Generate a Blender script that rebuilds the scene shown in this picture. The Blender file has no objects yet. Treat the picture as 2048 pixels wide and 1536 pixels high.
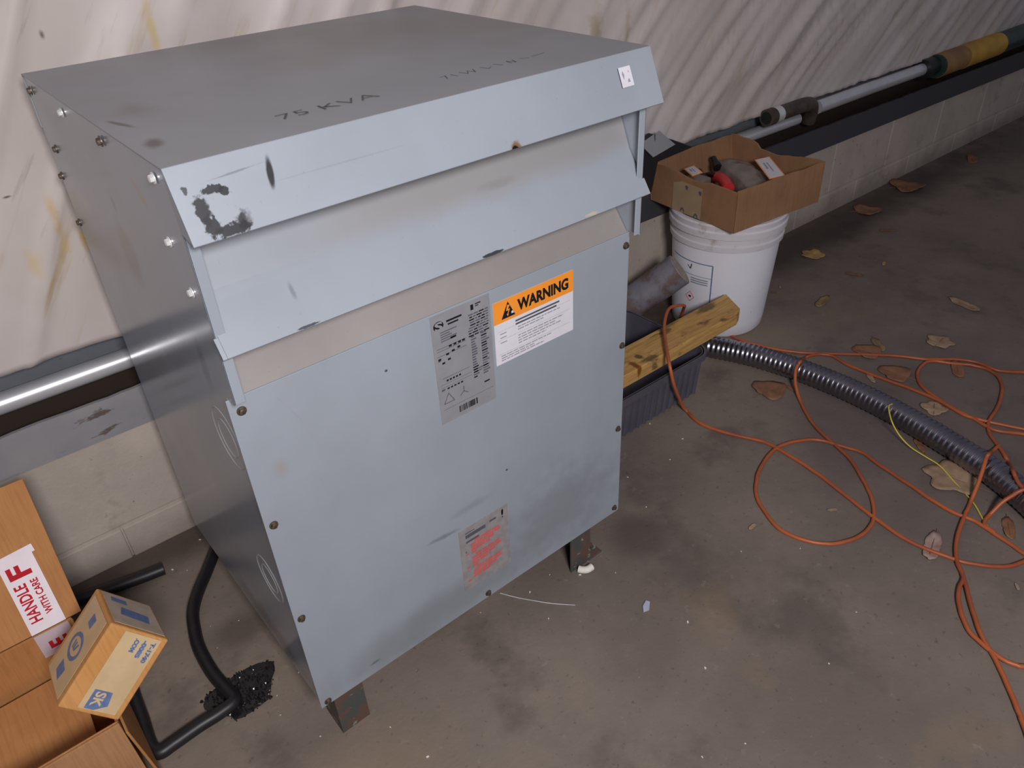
import bpy, bmesh, math, random
from mathutils import Vector, Matrix, noise as N

# ------------------------------------------------------------------ camera, world, light
S = bpy.context.scene
cam_d = bpy.data.cameras.new('camera')
cam = bpy.data.objects.new('camera', cam_d)
S.collection.objects.link(cam)
RIGHT = Vector((0.76982, -0.63658, -0.04632)); DOWN = Vector((-0.39068, -0.41256, -0.82290)); FWD = Vector((0.50473, 0.65158, -0.56630))
M = Matrix((RIGHT, -DOWN, -FWD)).transposed().to_4x4()
M.translation = Vector((-0.1946, -0.7887, 1.2114))
cam.matrix_world = M
cam_d.sensor_width = 36.0
cam_d.lens = 27.367
cam_d.clip_start = 0.01
S.camera = cam

W_ = bpy.data.worlds.new('dim_interior')
S.world = W_
W_.use_nodes = True
W_.node_tree.nodes['Background'].inputs['Color'].default_value = (0.80, 0.82, 1.0, 1)
W_.node_tree.nodes['Background'].inputs['Strength'].default_value = 0.14

def area(name, loc, target, size, size_y, power, col):
    d = bpy.data.lights.new(name, 'AREA')
    d.shape = 'RECTANGLE'; d.size = size; d.size_y = size_y; d.energy = power; d.color = col
    o = bpy.data.objects.new(name, d); S.collection.objects.link(o)
    o.location = loc
    o.rotation_euler = (Vector(target) - Vector(loc)).to_track_quat('-Z', 'Y').to_euler()
    return o
area('shop_lamp', (-0.24, -1.42, 1.54), (0.5, 0.35, 0.45), 0.40, 0.30, 34, (1.0, 0.965, 0.955))

S.view_settings.view_transform = 'Standard'
S.view_settings.look = 'None'
S.view_settings.exposure = 0.0
S.view_settings.gamma = 1.0
S.view_settings.use_curve_mapping = False

# ------------------------------------------------------------------ helpers
PI = math.pi
COL = S.collection
def lin(r, g, b):
    f = lambda c: (c/255/12.92) if c/255 <= 0.04045 else ((c/255+0.055)/1.055)**2.4
    return (f(r), f(g), f(b), 1.0)

class NT:
    """small wrapper to write node trees compactly"""
    def __init__(s, name):
        s.m = bpy.data.materials.new(name); s.m.use_nodes = True
        s.t = s.m.node_tree; s.n = s.t.nodes; s.bsdf = s.n['Principled BSDF']
        s.coord = s.n.new('ShaderNodeTexCoord').outputs['Object']
    def link(s, a, b): s.t.links.new(a, b)
    def put(s, sock, v):
        if isinstance(v, bpy.types.NodeSocket): s.link(v, sock)
        else: sock.default_value = v
    def noise(s, scale, detail=3, rough=0.55, vec=None, stretch=None, dist=0.0, off=0):
        v = vec or s.coord
        if stretch or off:
            mp = s.n.new('ShaderNodeMapping'); s.link(v, mp.inputs['Vector'])
            if stretch: mp.inputs['Scale'].default_value = stretch
            mp.inputs['Location'].default_value = (off, off*.7, off*.3)
            v = mp.outputs[0]
        nd = s.n.new('ShaderNodeTexNoise'); s.link(v, nd.inputs['Vector'])
        nd.inputs['Scale'].default_value = scale; nd.inputs['Detail'].default_value = detail
        nd.inputs['Roughness'].default_value = rough; nd.inputs['Distortion'].default_value = dist
        return nd.outputs['Fac']
    def math(s, op, a, b=0.0, c=0.0, clamp=False):
        nd = s.n.new('ShaderNodeMath'); nd.operation = op; nd.use_clamp = clamp
        s.put(nd.inputs[0], a); s.put(nd.inputs[1], b); s.put(nd.inputs[2], c)
        return nd.outputs[0]
    def ramp(s, v, a, b):
        nd = s.n.new('ShaderNodeMapRange'); nd.interpolation_type = 'SMOOTHSTEP'
        s.put(nd.inputs[0], v); nd.inputs[1].default_value = a; nd.inputs[2].default_value = b
        return nd.outputs[0]
    def mix(s, f, a, b):
        nd = s.n.new('ShaderNodeMix'); nd.data_type = 'RGBA'
        s.put(nd.inputs['Factor'], f); s.put(nd.inputs[6], a); s.put(nd.inputs[7], b)
        return nd.outputs[2]
    def spot(s, c, r, amp=0.35, scale=40, soft=0.25, rot=None):
        """mask of one ragged stain: ellipse at c with radii r, edge broken by noise"""
        mp = s.n.new('ShaderNodeMapping'); mp.vector_type = 'TEXTURE'; s.link(s.coord, mp.inputs['Vector'])
        mp.inputs['Location'].default_value = c; mp.inputs['Scale'].default_value = r
        if rot: mp.inputs['Rotation'].default_value = rot
        ln = s.n.new('ShaderNodeVectorMath'); ln.operation = 'LENGTH'; s.link(mp.outputs[0], ln.inputs[0])
        nz = s.noise(scale, 4)
        d = s.math('ADD', ln.outputs['Value'], s.math('MULTIPLY', s.math('SUBTRACT', nz, 0.5), amp*2))
        return s.ramp(d, 1.0, 1.0-soft)
    def bump(s, h, strength=0.3, dist=0.002):
        nd = s.n.new('ShaderNodeBump'); s.put(nd.inputs['Height'], h)
        nd.inputs['Strength'].default_value = strength; nd.inputs['Distance'].default_value = dist
        s.link(nd.outputs[0], s.bsdf.inputs['Normal'])
    def done(s, col=None, rough=None, metal=None, spec=None):
        if col is not None: s.put(s.bsdf.inputs['Base Color'], col)
        if rough is not None: s.put(s.bsdf.inputs['Roughness'], rough)
        if metal is not None: s.put(s.bsdf.inputs['Metallic'], metal)
        if spec is not None: s.bsdf.inputs['Specular IOR Level'].default_value = spec
        return s.m

def plain(name, col, rough=0.6, metal=0.0, var=0.12, scale=30, spec=0.5, bump=0.0):
    t = NT(name)
    f = t.ramp(t.noise(scale, 4), 0.3, 0.7)
    dk = tuple(c*(1-var) for c in col[:3])+(1,); lt = tuple(min(1, c*(1+var)) for c in col[:3])+(1,)
    if bump: t.bump(t.noise(scale*4, 4), bump)
    return t.done(t.mix(f, dk, lt), rough, metal, spec)

class MB:
    def __init__(s): s.bm = bmesh.new()
    def add(s, verts, faces):
        vs = [s.bm.verts.new(v) for v in verts]
        for f in faces:
            try: s.bm.faces.new([vs[i] for i in f])
            except ValueError: pass
        return vs
    def box(s, x0, x1, y0, y1, z0, z1, mat=None):
        v = [(x, y, z) for x in (x0, x1) for y in (y0, y1) for z in (z0, z1)]
        if mat: v = [mat @ Vector(p) for p in v]
        s.add(v, [(0,1,3,2), (4,6,7,5), (0,4,5,1), (2,3,7,6), (0,2,6,4), (1,5,7,3)])
        return s
    def prism(s, poly, d, mat=None):
        """poly: 3D planar loop, d: extrusion vector"""
        n = len(poly); d = Vector(d)
        a = [Vector(p) for p in poly]; b = [p+d for p in a]
        v = a+b
        if mat: v = [mat @ p for p in v]
        s.add(v, [tuple(range(n))[::-1], tuple(range(n, 2*n))] + [(i, (i+1) % n, n+(i+1) % n, n+i) for i in range(n)])
        return s
    def sheet(s, prof, x0, x1, t):
        """bent sheet metal: (y, z) profile polyline with thickness t along its left normal, run in x"""
        P = [Vector(p) for p in prof]; Nn = []
        for i in range(len(P)):
            d = Vector((0, 0))
            if i > 0: d += (P[i]-P[i-1]).normalized()
            if i < len(P)-1: d += (P[i+1]-P[i]).normalized()
            d.normalize(); Nn.append(Vector((-d.y, d.x)))
        loop = [(x0, p.x, p.y) for p in P] + [(x0, (P[i]+Nn[i]*t).x, (P[i]+Nn[i]*t).y) for i in range(len(P)-1, -1, -1)]
        n = len(P); L = 2*n
        v = loop + [(x1, a[1], a[2]) for a in loop]
        f = [(i, (i+1) % L, L+(i+1) % L, L+i) for i in range(L)]
        for i in range(n-1):
            q = (i, i+1, L-2-i, L-1-i)
            f.append(q[::-1]); f.append(tuple(L+k for k in q))
        s.add(v, f); return s
    def tube(s, pts, r, seg=10, cap=True, radii=None):
        P = [Vector(p) for p in pts]; n = len(P); rings = []
        up = Vector((0, 0, 1)); prev = None
        for i in range(n):
            d = (P[min(i+1, n-1)]-P[max(i-1, 0)]).normalized()
            if prev is None:
                a = up if abs(d.dot(up)) < .95 else Vector((1, 0, 0))
                u = (a - d*a.dot(d)).normalized()
            else:
                u = (prev - d*prev.dot(d)).normalized()
            prev = u; w = d.cross(u)
            rr = radii[i] if radii else r
            rings.append([s.bm.verts.new(P[i]+(u*math.cos(2*PI*k/seg)+w*math.sin(2*PI*k/seg))*rr) for k in range(seg)])
        for i in range(n-1):
            for k in range(seg):
                s.bm.faces.new((rings[i][k], rings[i][(k+1) % seg], rings[i+1][(k+1) % seg], rings[i+1][k]))
        if cap:
            s.bm.faces.new(rings[0][::-1]); s.bm.faces.new(rings[-1])
        return s
    def lathe(s, prof, c, seg=48, mat=None, closed=False):
        rings = []
        for r, z in prof:
            ring = []
            for k in range(seg):
                p = Vector((c[0]+r*math.cos(2*PI*k/seg), c[1]+r*math.sin(2*PI*k/seg), c[2]+z))
                if mat: p = mat @ p
                ring.append(s.bm.verts.new(p))
            rings.append(ring)
        m = len(rings); rng = range(m) if closed else range(m-1)
        for i in rng:
            j = (i+1) % m
            for k in range(seg):
                s.bm.faces.new((rings[i][k], rings[i][(k+1) % seg], rings[j][(k+1) % seg], rings[j][k]))
        if not closed:
            if prof[0][0] > 1e-6: s.bm.faces.new(rings[0][::-1])
            if prof[-1][0] > 1e-6: s.bm.faces.new(rings[-1])
        return s
    def build(s, name, mat, parent=None, smooth=None, bevel=0.0, bseg=2):
        bmesh.ops.remove_doubles(s.bm, verts=s.bm.verts, dist=1e-6)
        bmesh.ops.recalc_face_normals(s.bm, faces=s.bm.faces)
        me = bpy.data.meshes.new(name); s.bm.to_mesh(me); s.bm.free()
        o = bpy.data.objects.new(name, me); COL.objects.link(o)
        me.materials.append(mat)
        if smooth:
            me.polygons.foreach_set('use_smooth', [True]*len(me.polygons))
            me.set_sharp_from_angle(angle=math.radians(smooth))
        if bevel:
            b = o.modifiers.new('bevel', 'BEVEL'); b.width = bevel; b.segments = bseg; b.limit_method = 'ANGLE'; b.angle_limit = math.radians(35)
        return attach(o, parent)

def attach(o, parent):
    if parent:
        o.parent = parent
        if parent.type == 'EMPTY': o.matrix_parent_inverse = Matrix.Translation(-parent.location)
    return o
def tag(o, label, cat, group=None):
    o['label'] = label; o['category'] = cat
    if group: o['group'] = group
    return o
def thing(name, loc, label, cat, group=None):
    o = bpy.data.objects.new(name, None); COL.objects.link(o)
    o.empty_display_size = 0.05; o.location = loc
    return tag(o, label, cat, group)
def structure(o): o['kind'] = 'structure'; return o
def crom(P, n=6):
    P = [Vector(p) for p in P]; Q = [2*P[0]-P[1]]+P+[2*P[-1]-P[-2]]; out = []
    for i in range(1, len(Q)-2):
        a, b, c, d = Q[i-1:i+3]
        for k in range(n):
            t = k/n
            out.append(.5*((2*b)+(c-a)*t+(2*a-5*b+4*c-d)*t*t+(-a+3*b-3*c+d)*t**3))
    out.append(P[-1]); return out
def frame(origin, right, up):
    r = Vector(right).normalized(); n = r.cross(Vector(up)).normalized(); u = n.cross(r)
    m = Matrix((r, u, n)).transposed().to_4x4(); m.translation = Vector(origin); return m
_texts = []
def text(s, size, mat, parent, m, x=0, y=0, lift=0.0, bold=0.0, align='LEFT', name='lettering', xs=1.0, shear=0.0, width=None):
    """lettering lying in the plane of frame m, as a real thin mesh"""
    cu = bpy.data.curves.new('t', 'FONT'); cu.body = s; cu.size = size; cu.offset = bold; cu.align_x = align; cu.shear = shear
    cu.resolution_u = 3
    ob = bpy.data.objects.new('t', cu); COL.objects.link(ob)
    bpy.context.view_layer.update()
    if width and ob.dimensions.x > 0: xs = width/ob.dimensions.x
    dg = bpy.context.evaluated_depsgraph_get()
    me = bpy.data.meshes.new_from_object(ob.evaluated_get(dg))
    bpy.data.objects.remove(ob)
    me.transform(m @ Matrix.Translation((x, y, lift)) @ Matrix.Diagonal((xs, 1, 1, 1)))
    me.name = name; me.materials.clear(); me.materials.append(mat)
    o = bpy.data.objects.new(name, me); COL.objects.link(o)
    return attach(o, parent)
def quads(rects, m, lift, name, mat, parent):
    """flat printed bars (u0, v0, u1, v1) in frame m"""
    b = MB()
    for (u0, v0, u1, v1) in rects:
        b.add([m @ Vector(p) for p in ((u0, v0, lift), (u1, v0, lift), (u1, v1, lift), (u0, v1, lift))], [(0, 1, 2, 3)])
    return b.build(name, mat, parent)
def polys(loops, m, lift, name, mat, parent):
    b = MB()
    for lp in loops: b.add([m @ Vector((p[0], p[1], lift)) for p in lp], [tuple(range(len(lp)))])
    return b.build(name, mat, parent)
def decal(m, w, h, t, name, mat, parent, bevel=0.0):
    return MB().box(0, w, 0, h, 0, t, m).build(name, mat, parent, bevel=bevel)

# ------------------------------------------------------------------ materials
def paint(name, col, spots=(), rough=0.3, grime=0.10, extra=None):
    t = NT(name)
    f = t.ramp(t.noise(3.2, 5, .6), 0.25, 0.75)
    c = t.mix(f, tuple(v*(1-grime) for v in col[:3])+(1,), tuple(min(1, v*(1+grime*.6)) for v in col[:3])+(1,))
    sp = t.ramp(t.noise(170, 2, .5), 0.70, 0.78)
    c = t.mix(t.math('MULTIPLY', sp, 0.25), c, tuple(v*0.55 for v in col[:3])+(1,))
    for (cc, rr, colr, op, kw) in spots:
        c = t.mix(t.math('MULTIPLY', t.spot(cc, rr, **kw), op), c, colr)
    if extra: c = extra(t, c)
    r = t.math('ADD', rough, t.math('MULTIPLY', t.noise(9, 3), 0.10))
    return t.done(c, r, 0.0, 0.5)

GREY = lin(149, 156, 166)
BLK = lin(30, 28, 34); RUST = lin(120, 78, 40); DUST = lin(142, 137, 135); SOOT = lin(62, 58, 58)
K = lambda **k: k
m_side = paint('grey_enamel_side', GREY, [
    ((0, .26, .80), (.05, .05, .06), lin(120, 117, 115), .6, K(amp=.5, scale=12, soft=.6)),
    ((0, .10, .925), (.02, .028, .010), lin(168, 140, 105), .7, K(amp=.3, scale=60, soft=.5, rot=(.6, 0, 0))),
    ((0, .25, .87), (.02, .010, .018), SOOT, .35, K(amp=.5, scale=90, soft=.7)),
    ((0, .06, .72), (.02, .02, .05), SOOT, .30, K(amp=.5, scale=50, soft=.8)),
    ((0, .20, .13), (.02, .24, .05), lin(96, 88, 84), .6, K(amp=.5, scale=20, soft=.9)),
], rough=.14)
def roof_extra(t, c):
    nz = t.ramp(t.noise(2.3, 4, .6, off=4), .38, .66)
    return t.mix(t.math('ADD', t.math('MULTIPLY', nz, .4), .3), c, lin(134, 124, 118))
m_roof = paint('grey_enamel_roof', GREY, [
    ((.022, .066, .98), (.014, .026, .02), SOOT, .95, K(amp=.25, scale=70, soft=.8, rot=(0, 0, -.3))),
    ((.019, .168, .98), (.0055, .036, .02), SOOT, .9, K(amp=.15, scale=60, soft=.6, rot=(0, 0, .28))),
    ((.05, .22, .98), (.035, .06, .02), lin(105, 104, 104), .5, K(amp=.4, scale=16, soft=.9)),
], rough=.36, extra=roof_extra)
m_apron = paint('grey_enamel_apron', GREY, [
    ((.0970, -.034, .953), (.0045, .03, .019), BLK, .95, K(amp=.14, scale=80, soft=.5, rot=(0, .2, 0))),
    ((.0200, -.042, .937), (.0085, .05, .016), BLK, .96, K(amp=.75, scale=170, soft=.35)),
    ((.0230, -.046, .922), (.0095, .05, .012), BLK, .96, K(amp=.75, scale=170, soft=.3)),
    ((.040, -.05, .915), (.022, .05, .0070), BLK, .96, K(amp=1.0, scale=170, soft=.35)),
    ((.054, -.05, .920), (.0085, .05, .012), BLK, .92, K(amp=.9, scale=150, soft=.6)),
    ((.060, -.05, .921), (.006, .05, .008), lin(110, 104, 108), .6, K(amp=.9, scale=150, soft=.8)),
    ((.036, -.034, .953), (.012, .05, .0048), BLK, .95, K(amp=1.1, scale=190, soft=.3)),
    ((.047, -.036, .949), (.006, .05, .0055), BLK, .95, K(amp=.9, scale=190, soft=.3)),
    ((.011, -.032, .958), (.0035, .05, .0042), BLK, .85, K(amp=1.0, scale=190, soft=.4)),
    ((.06, -.035, .962), (.035, .05, .0012), SOOT, .4, K(amp=.6, scale=60, soft=.6, rot=(0, -.06, 0))),
    ((.403, -.05, .910), (.010, .02, .010), RUST, .9, K(amp=.4, scale=90, soft=.5)),
    ((.401, -.05, .908), (.006, .02, .006), lin(20, 15, 12), 1, K(amp=.3, scale=90, soft=.3)),
    ((.18, -.04, .945), (.10, .05, .0012), SOOT, .12, K(amp=.5, scale=40, soft=.6)),
], rough=.3)
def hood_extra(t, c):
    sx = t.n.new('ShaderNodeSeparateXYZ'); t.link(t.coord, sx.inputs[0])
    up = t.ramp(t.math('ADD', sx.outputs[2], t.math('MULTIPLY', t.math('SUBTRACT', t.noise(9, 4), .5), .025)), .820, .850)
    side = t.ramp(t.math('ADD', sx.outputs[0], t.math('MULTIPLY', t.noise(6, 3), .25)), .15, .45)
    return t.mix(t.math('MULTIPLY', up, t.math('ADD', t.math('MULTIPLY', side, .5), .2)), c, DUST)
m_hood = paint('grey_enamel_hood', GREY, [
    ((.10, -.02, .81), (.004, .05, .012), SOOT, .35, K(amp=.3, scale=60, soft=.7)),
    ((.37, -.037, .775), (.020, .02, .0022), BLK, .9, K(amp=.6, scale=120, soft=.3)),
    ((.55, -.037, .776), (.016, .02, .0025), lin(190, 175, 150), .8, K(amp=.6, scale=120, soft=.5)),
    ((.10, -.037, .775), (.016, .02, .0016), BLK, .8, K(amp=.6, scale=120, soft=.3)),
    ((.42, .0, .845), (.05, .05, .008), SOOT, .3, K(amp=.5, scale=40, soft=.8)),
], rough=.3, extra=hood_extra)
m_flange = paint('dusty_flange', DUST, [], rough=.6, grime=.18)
m_panel = paint('grey_enamel_panel', GREY, [
    ((.037, 0, .575), (.014, .02, .022), lin(150, 140, 132), .5, K(amp=.3, scale=40, soft=.9)),
    ((.26, 0, .30), (.045, .02, .006), SOOT, .40, K(amp=.5, scale=60, soft=.8, rot=(0, .1, 0))),
    ((.32, 0, .33), (.06, .02, .012), SOOT, .18, K(amp=.5, scale=30, soft=.9)),
    ((.206, 0, .647), (.003, .02, .0025), BLK, .8, K(amp=.3, scale=150, soft=.5)),
    ((.395, 0, .363), (.0035, .02, .0025), BLK, .8, K(amp=.3, scale=150, soft=.5)),
    ((.25, 0, .14), (.3, .02, .07), lin(108, 108, 112), .45, K(amp=.6, scale=14, soft=.9)),
    ((.10, 0, .12), (.012, .02, .004), SOOT, .5, K(amp=.6, scale=80, soft=.7)),
    ((.52, 0, .20), (.2, .02, .14), lin(112, 114, 120), .5, K(amp=.6, scale=20, soft=.9)),
], rough=.3)
m_zinc = plain('zinc_screw', lin(236, 236, 236), .35, .5, .03)
m_dirty_screw = plain('dirty_screw', lin(120, 108, 96), .45, .8, .35, 300)
m_ring = plain('knockout_highlight', lin(178, 180, 184), .35, .3, .1)  # ring highlights put into the colour, paler than the side enamel
m_leg = NT('worn_leg_paint')
_c = m_leg.mix(m_leg.ramp(m_leg.noise(28, 5, .65), .42, .58), lin(72, 76, 74), lin(96, 72, 64))
_c = m_leg.mix(m_leg.ramp(m_leg.noise(60, 4, .6, off=3), .60, .68), _c, lin(128, 140, 122))
m_leg = m_leg.done(_c, .6)
m_white = plain('label_white', lin(214, 212, 220), .35, 0, .03)
m_orange = plain('label_orange', lin(240, 148, 50), .35, 0, .03)
m_ink = plain('black_ink', lin(18, 18, 22), .5, 0, .05)
m_ink2 = plain('grey_ink', lin(150, 150, 162), .5, 0, .05)
m_ink3 = plain('dark_grey_ink', lin(84, 84, 96), .5, 0, .1)
m_pen = plain('faded_marker', lin(88, 82, 82), .6, 0, .2)
m_plate = plain('foil_nameplate', lin(150, 150, 156), .33, 0.2, .05)
m_faded = plain('faded_label', lin(142, 138, 140), .45, 0, .12, 60)
m_red = plain('faded_red_ink', lin(196, 96, 92), .5, 0, .08)
m_redtape = plain('red_tape_ink', lin(186, 34, 44), .8, 0, .06, 30, .2)
m_inner = plain('dark_inside', lin(22, 22, 24), .9)

def cardboard(name, a, b, rough=.78):
    t = NT(name)
    f = t.ramp(t.noise(7, 5, .6), .3, .7)
    st = t.noise(14, 2, .5, stretch=(18, 1, 1))
    c = t.mix(f, a, b); c = t.mix(t.math('MULTIPLY', t.ramp(st, .45, .65), .12), c, lin(90, 56, 28))
    t.bump(t.noise(160, 2), .12, .001)
    return t.done(c, rough, 0, .3)
m_card = cardboard('brown_cardboard', lin(160, 116, 80), lin(176, 130, 90))
m_card2 = cardboard('orange_cardboard', lin(176, 120, 72), lin(190, 134, 82))
m_tray = cardboard('dull_cardboard', lin(138, 103, 76), lin(154, 115, 84))
m_parcel = cardboard('parcel_cardboard', lin(196, 140, 80), lin(208, 152, 92))
m_parcel_lbl = plain('yellowed_tape', lin(206, 178, 138), .35, 0, .06)
m_tape = plain('clear_film', lin(196, 176, 156), .18, 0, .1)
m_blue = plain('blue_print', lin(98, 118, 160), .5, 0, .15, 120)
m_tapew = plain('white_tape', lin(204, 188, 196), .4, 0, .05)

t = NT('wood_lumber')
g = t.noise(10, 5, .6, stretch=(1.2, 14, 14))
c = t.mix(t.ramp(g, .3, .7), lin(204, 164, 100), lin(176, 132, 78))
c = t.mix(t.math('MULTIPLY', t.ramp(t.noise(11, 4, .6, stretch=(1, 2.2, 2.2), off=2), .58, .68), .75), c, lin(74, 60, 44))
c = t.mix(t.math('MULTIPLY', t.ramp(t.noise(22, 4, .6, stretch=(.6, 2, 2), off=7), .62, .74), .6), c, lin(110, 74, 40))
for cc, rr, cl, op in [((1.005, .265, .16), (.010, .035, .03), lin(128, 70, 26), .95), ((.975, .31, .17), (.008, .010, .03), lin(40, 34, 28), .9),
                       ((1.04, .29, .16), (.012, .016, .03), lin(52, 48, 40), .8), ((1.35, .33, .17), (.05, .018, .03), lin(84, 70, 50), .75), ((1.20, .34, .17), (.05, .012, .03), lin(90, 74, 52), .6)]:
    c = t.mix(t.math('MULTIPLY', t.spot(cc, rr, amp=.4, scale=60, soft=.5), op), c, cl)
t.bump(g, .2, .001)
m_wood = t.done(c, .65, 0, .3)

m_galv = plain('galvanized_tube', lin(222, 223, 228), .32, .55, .06, 12)
m_flex = plain('flex_steel', lin(150, 148, 160), .30, 1.0, .12, 20)
m_rustpipe = plain('rusty_brown_pipe', lin(92, 80, 74), .5, .5, .25, 20)
m_cord = NT('orange_jacket')
m_cord = m_cord.done(m_cord.mix(m_cord.ramp(m_cord.noise(6, 3), .35, .65), lin(152, 78, 50), lin(184, 98, 58)), .42)
m_yel = plain('yellow_plastic', lin(214, 196, 70), .4, 0, .08)
m_hose = plain('black_rubber', lin(30, 28, 32), .45, 0, .2, 25)
m_gravel = plain('black_gravel', lin(34, 31, 34), .22, 0, .4, 80)
m_bucket = NT('white_bucket_plastic')
c = m_bucket.mix(m_bucket.ramp(m_bucket.noise(5, 4, .6), .3, .7), lin(226, 226, 236), lin(234, 234, 244))
c = m_bucket.mix(m_bucket.math('MULTIPLY', m_bucket.ramp(m_bucket.noise(42, 4, .6), .66, .74), .5), c, lin(120, 108, 100))
m_bucket = m_bucket.done(c, .38)
t = NT('dirty_bucket_rim')
c = t.mix(t.ramp(t.noise(11, 5, .65), .55, .74), lin(212, 208, 214), lin(160, 146, 134))
m_rim = t.done(c, .45)
m_crate = plain('dark_grey_crate', lin(84, 82, 94), .5, 0, .12, 12)
m_stub = NT('grey_pvc_dirty')
c = m_stub.mix(m_stub.ramp(m_stub.noise(14, 5, .65), .42, .62), lin(122, 120, 132), lin(104, 84, 80))
m_stub = m_stub.done(c, .5)
m_stubin = plain('dust_caked_end', lin(150, 140, 130), .85, 0, .2, 60)
m_beam = NT('grey_beam_paint')
c = m_beam.mix(m_beam.ramp(m_beam.noise(4, 5, .6), .35, .7), lin(98, 102, 110), lin(112, 114, 120))
c = m_beam.mix(m_beam.math('MULTIPLY', m_beam.ramp(m_beam.noise(26, 5, .65, stretch=(.4, 1, 1.4)), .60, .68), .8), c, lin(84, 62, 52))
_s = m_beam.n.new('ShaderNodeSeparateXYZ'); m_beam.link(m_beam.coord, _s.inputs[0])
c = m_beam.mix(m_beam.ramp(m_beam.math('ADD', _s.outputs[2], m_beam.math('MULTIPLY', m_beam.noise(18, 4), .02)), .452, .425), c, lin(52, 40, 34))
m_beam = m_beam.done(c, .5)
m_lip = NT('grey_lip_paint_falloff')
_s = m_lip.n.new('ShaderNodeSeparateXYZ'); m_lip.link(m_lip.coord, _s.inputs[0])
_falloff = m_lip.ramp(_s.outputs[0], .6, 1.3)
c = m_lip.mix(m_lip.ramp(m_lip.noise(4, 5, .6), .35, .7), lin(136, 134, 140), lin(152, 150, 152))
c = m_lip.mix(_falloff, c, lin(66, 66, 72))  # light falling off to the right, painted into the lip colour
c = m_lip.mix(m_lip.math('MULTIPLY', m_lip.ramp(m_lip.noise(26, 5, .65, stretch=(.4, 1, 1.4)), .62, .69), .8), c, lin(84, 62, 52))
m_lip = m_lip.done(c, .5)
m_trough = plain('rusty_trough', lin(48, 36, 30), .8, 0, .4, 30)
m_green = plain('dark_green_pipe', lin(38, 58, 54), .4, 0, .2, 8)
m_coupl = plain('black_coupling', lin(26, 28, 30), .4)
m_ylab = plain('yellow_pipe_band', lin(190, 146, 50), .5, 0, .15, 12)
m_olab = plain('soiled_pipe_band', lin(150, 112, 66), .55, 0, .2, 12)
m_blackbox = plain('black_steel', lin(30, 30, 34), .5)
m_cover = NT('grey_cover_plate')
c = m_cover.mix(m_cover.ramp(m_cover.noise(60, 4, .6, stretch=(1, 1, .35)), .60, .66), lin(150, 154, 160), lin(70, 72, 78))
m_cover = m_cover.done(c, .4, .1)
m_bag = plain('grey_poly_bag', lin(120, 110, 104), .2, 0, .2, 25)
m_tool = plain('red_plastic', lin(196, 50, 54), .35, 0, .1)
m_blackpl = plain('black_plastic', lin(24, 24, 28), .35)
m_peanut = plain('white_foam', lin(228, 222, 214), .7, 0, .04)
def leafmat(i, a, b):
    t = NT('dry_leaf_%s' % i); f = t.ramp(t.noise(30, 5, .6), .3, .7)
    return t.done(t.mix(f, a, b), .6, 0, .3)
LEAFM = {'t': leafmat('tan', lin(172, 146, 122), lin(146, 120, 98)), 'b': leafmat('brown', lin(146, 104, 78), lin(124, 88, 68)),
         'y': leafmat('yellowish', lin(184, 148, 98), lin(160, 126, 84)), 'o': leafmat('olive', lin(146, 124, 90), lin(124, 104, 78)), 'g': leafmat('greyish', lin(176, 154, 146), lin(150, 118, 108))}

# concrete floor
t = NT('worn_concrete')
big = t.ramp(t.noise(1.6, 5, .62, off=3), .32, .70)
c = t.mix(big, lin(112, 101, 95), lin(138, 125, 114))
c = t.mix(t.math('MULTIPLY', t.ramp(t.noise(4.5, 5, .62, off=8), .52, .70), .55), c, lin(88, 78, 75))
c = t.mix(t.math('MULTIPLY', t.ramp(t.noise(2.6, 4, .6, off=15), .56, .70), .4), c, lin(142, 122, 96))
c = t.mix(t.math('MULTIPLY', t.ramp(t.noise(70, 4, .65), .60, .72), .45), c, lin(70, 60, 58))
c = t.mix(t.math('MULTIPLY', t.ramp(t.noise(30, 5, .7, off=5), .60, .74), .35), c, lin(160, 150, 145))
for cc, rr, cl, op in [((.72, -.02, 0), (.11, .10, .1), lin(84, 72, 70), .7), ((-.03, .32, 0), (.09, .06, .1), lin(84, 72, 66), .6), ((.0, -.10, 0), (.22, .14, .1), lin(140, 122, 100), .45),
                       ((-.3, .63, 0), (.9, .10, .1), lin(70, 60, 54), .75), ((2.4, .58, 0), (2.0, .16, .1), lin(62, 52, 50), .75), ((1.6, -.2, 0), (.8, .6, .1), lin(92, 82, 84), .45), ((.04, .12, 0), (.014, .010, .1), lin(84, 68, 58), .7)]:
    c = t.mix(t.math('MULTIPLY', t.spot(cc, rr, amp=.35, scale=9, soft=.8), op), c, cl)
t.bump(t.math('ADD', t.noise(90, 4, .6), t.math('MULTIPLY', t.noise(12, 4), 1.5)), .22, .003)
m_floor = t.done(c, t.math('ADD', .62, t.math('MULTIPLY', t.noise(8, 3), .2)), 0, .25)

# concrete block wall
t = NT('painted_block')
c = t.mix(t.ramp(t.noise(5, 5, .6), .3, .7), lin(176, 165, 156), lin(192, 180, 170))
c = t.mix(t.math('MULTIPLY', t.ramp(t.noise(55, 3, .6), .69, .76), .8), c, lin(92, 80, 74))
c = t.mix(t.math('MULTIPLY', t.ramp(t.noise(6, 5, .65, off=6), .56, .70), .5), c, lin(132, 118, 108))
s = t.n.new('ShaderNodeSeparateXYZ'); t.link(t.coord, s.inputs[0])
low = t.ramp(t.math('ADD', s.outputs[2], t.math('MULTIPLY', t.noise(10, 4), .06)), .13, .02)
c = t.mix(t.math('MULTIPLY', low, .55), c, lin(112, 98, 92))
t.bump(t.noise(110, 4, .6), .3, .003)
m_block = t.done(c, .8, 0, .2)
m_mortar = plain('mortar', lin(140, 128, 118), .9, 0, .2, 40)

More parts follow.
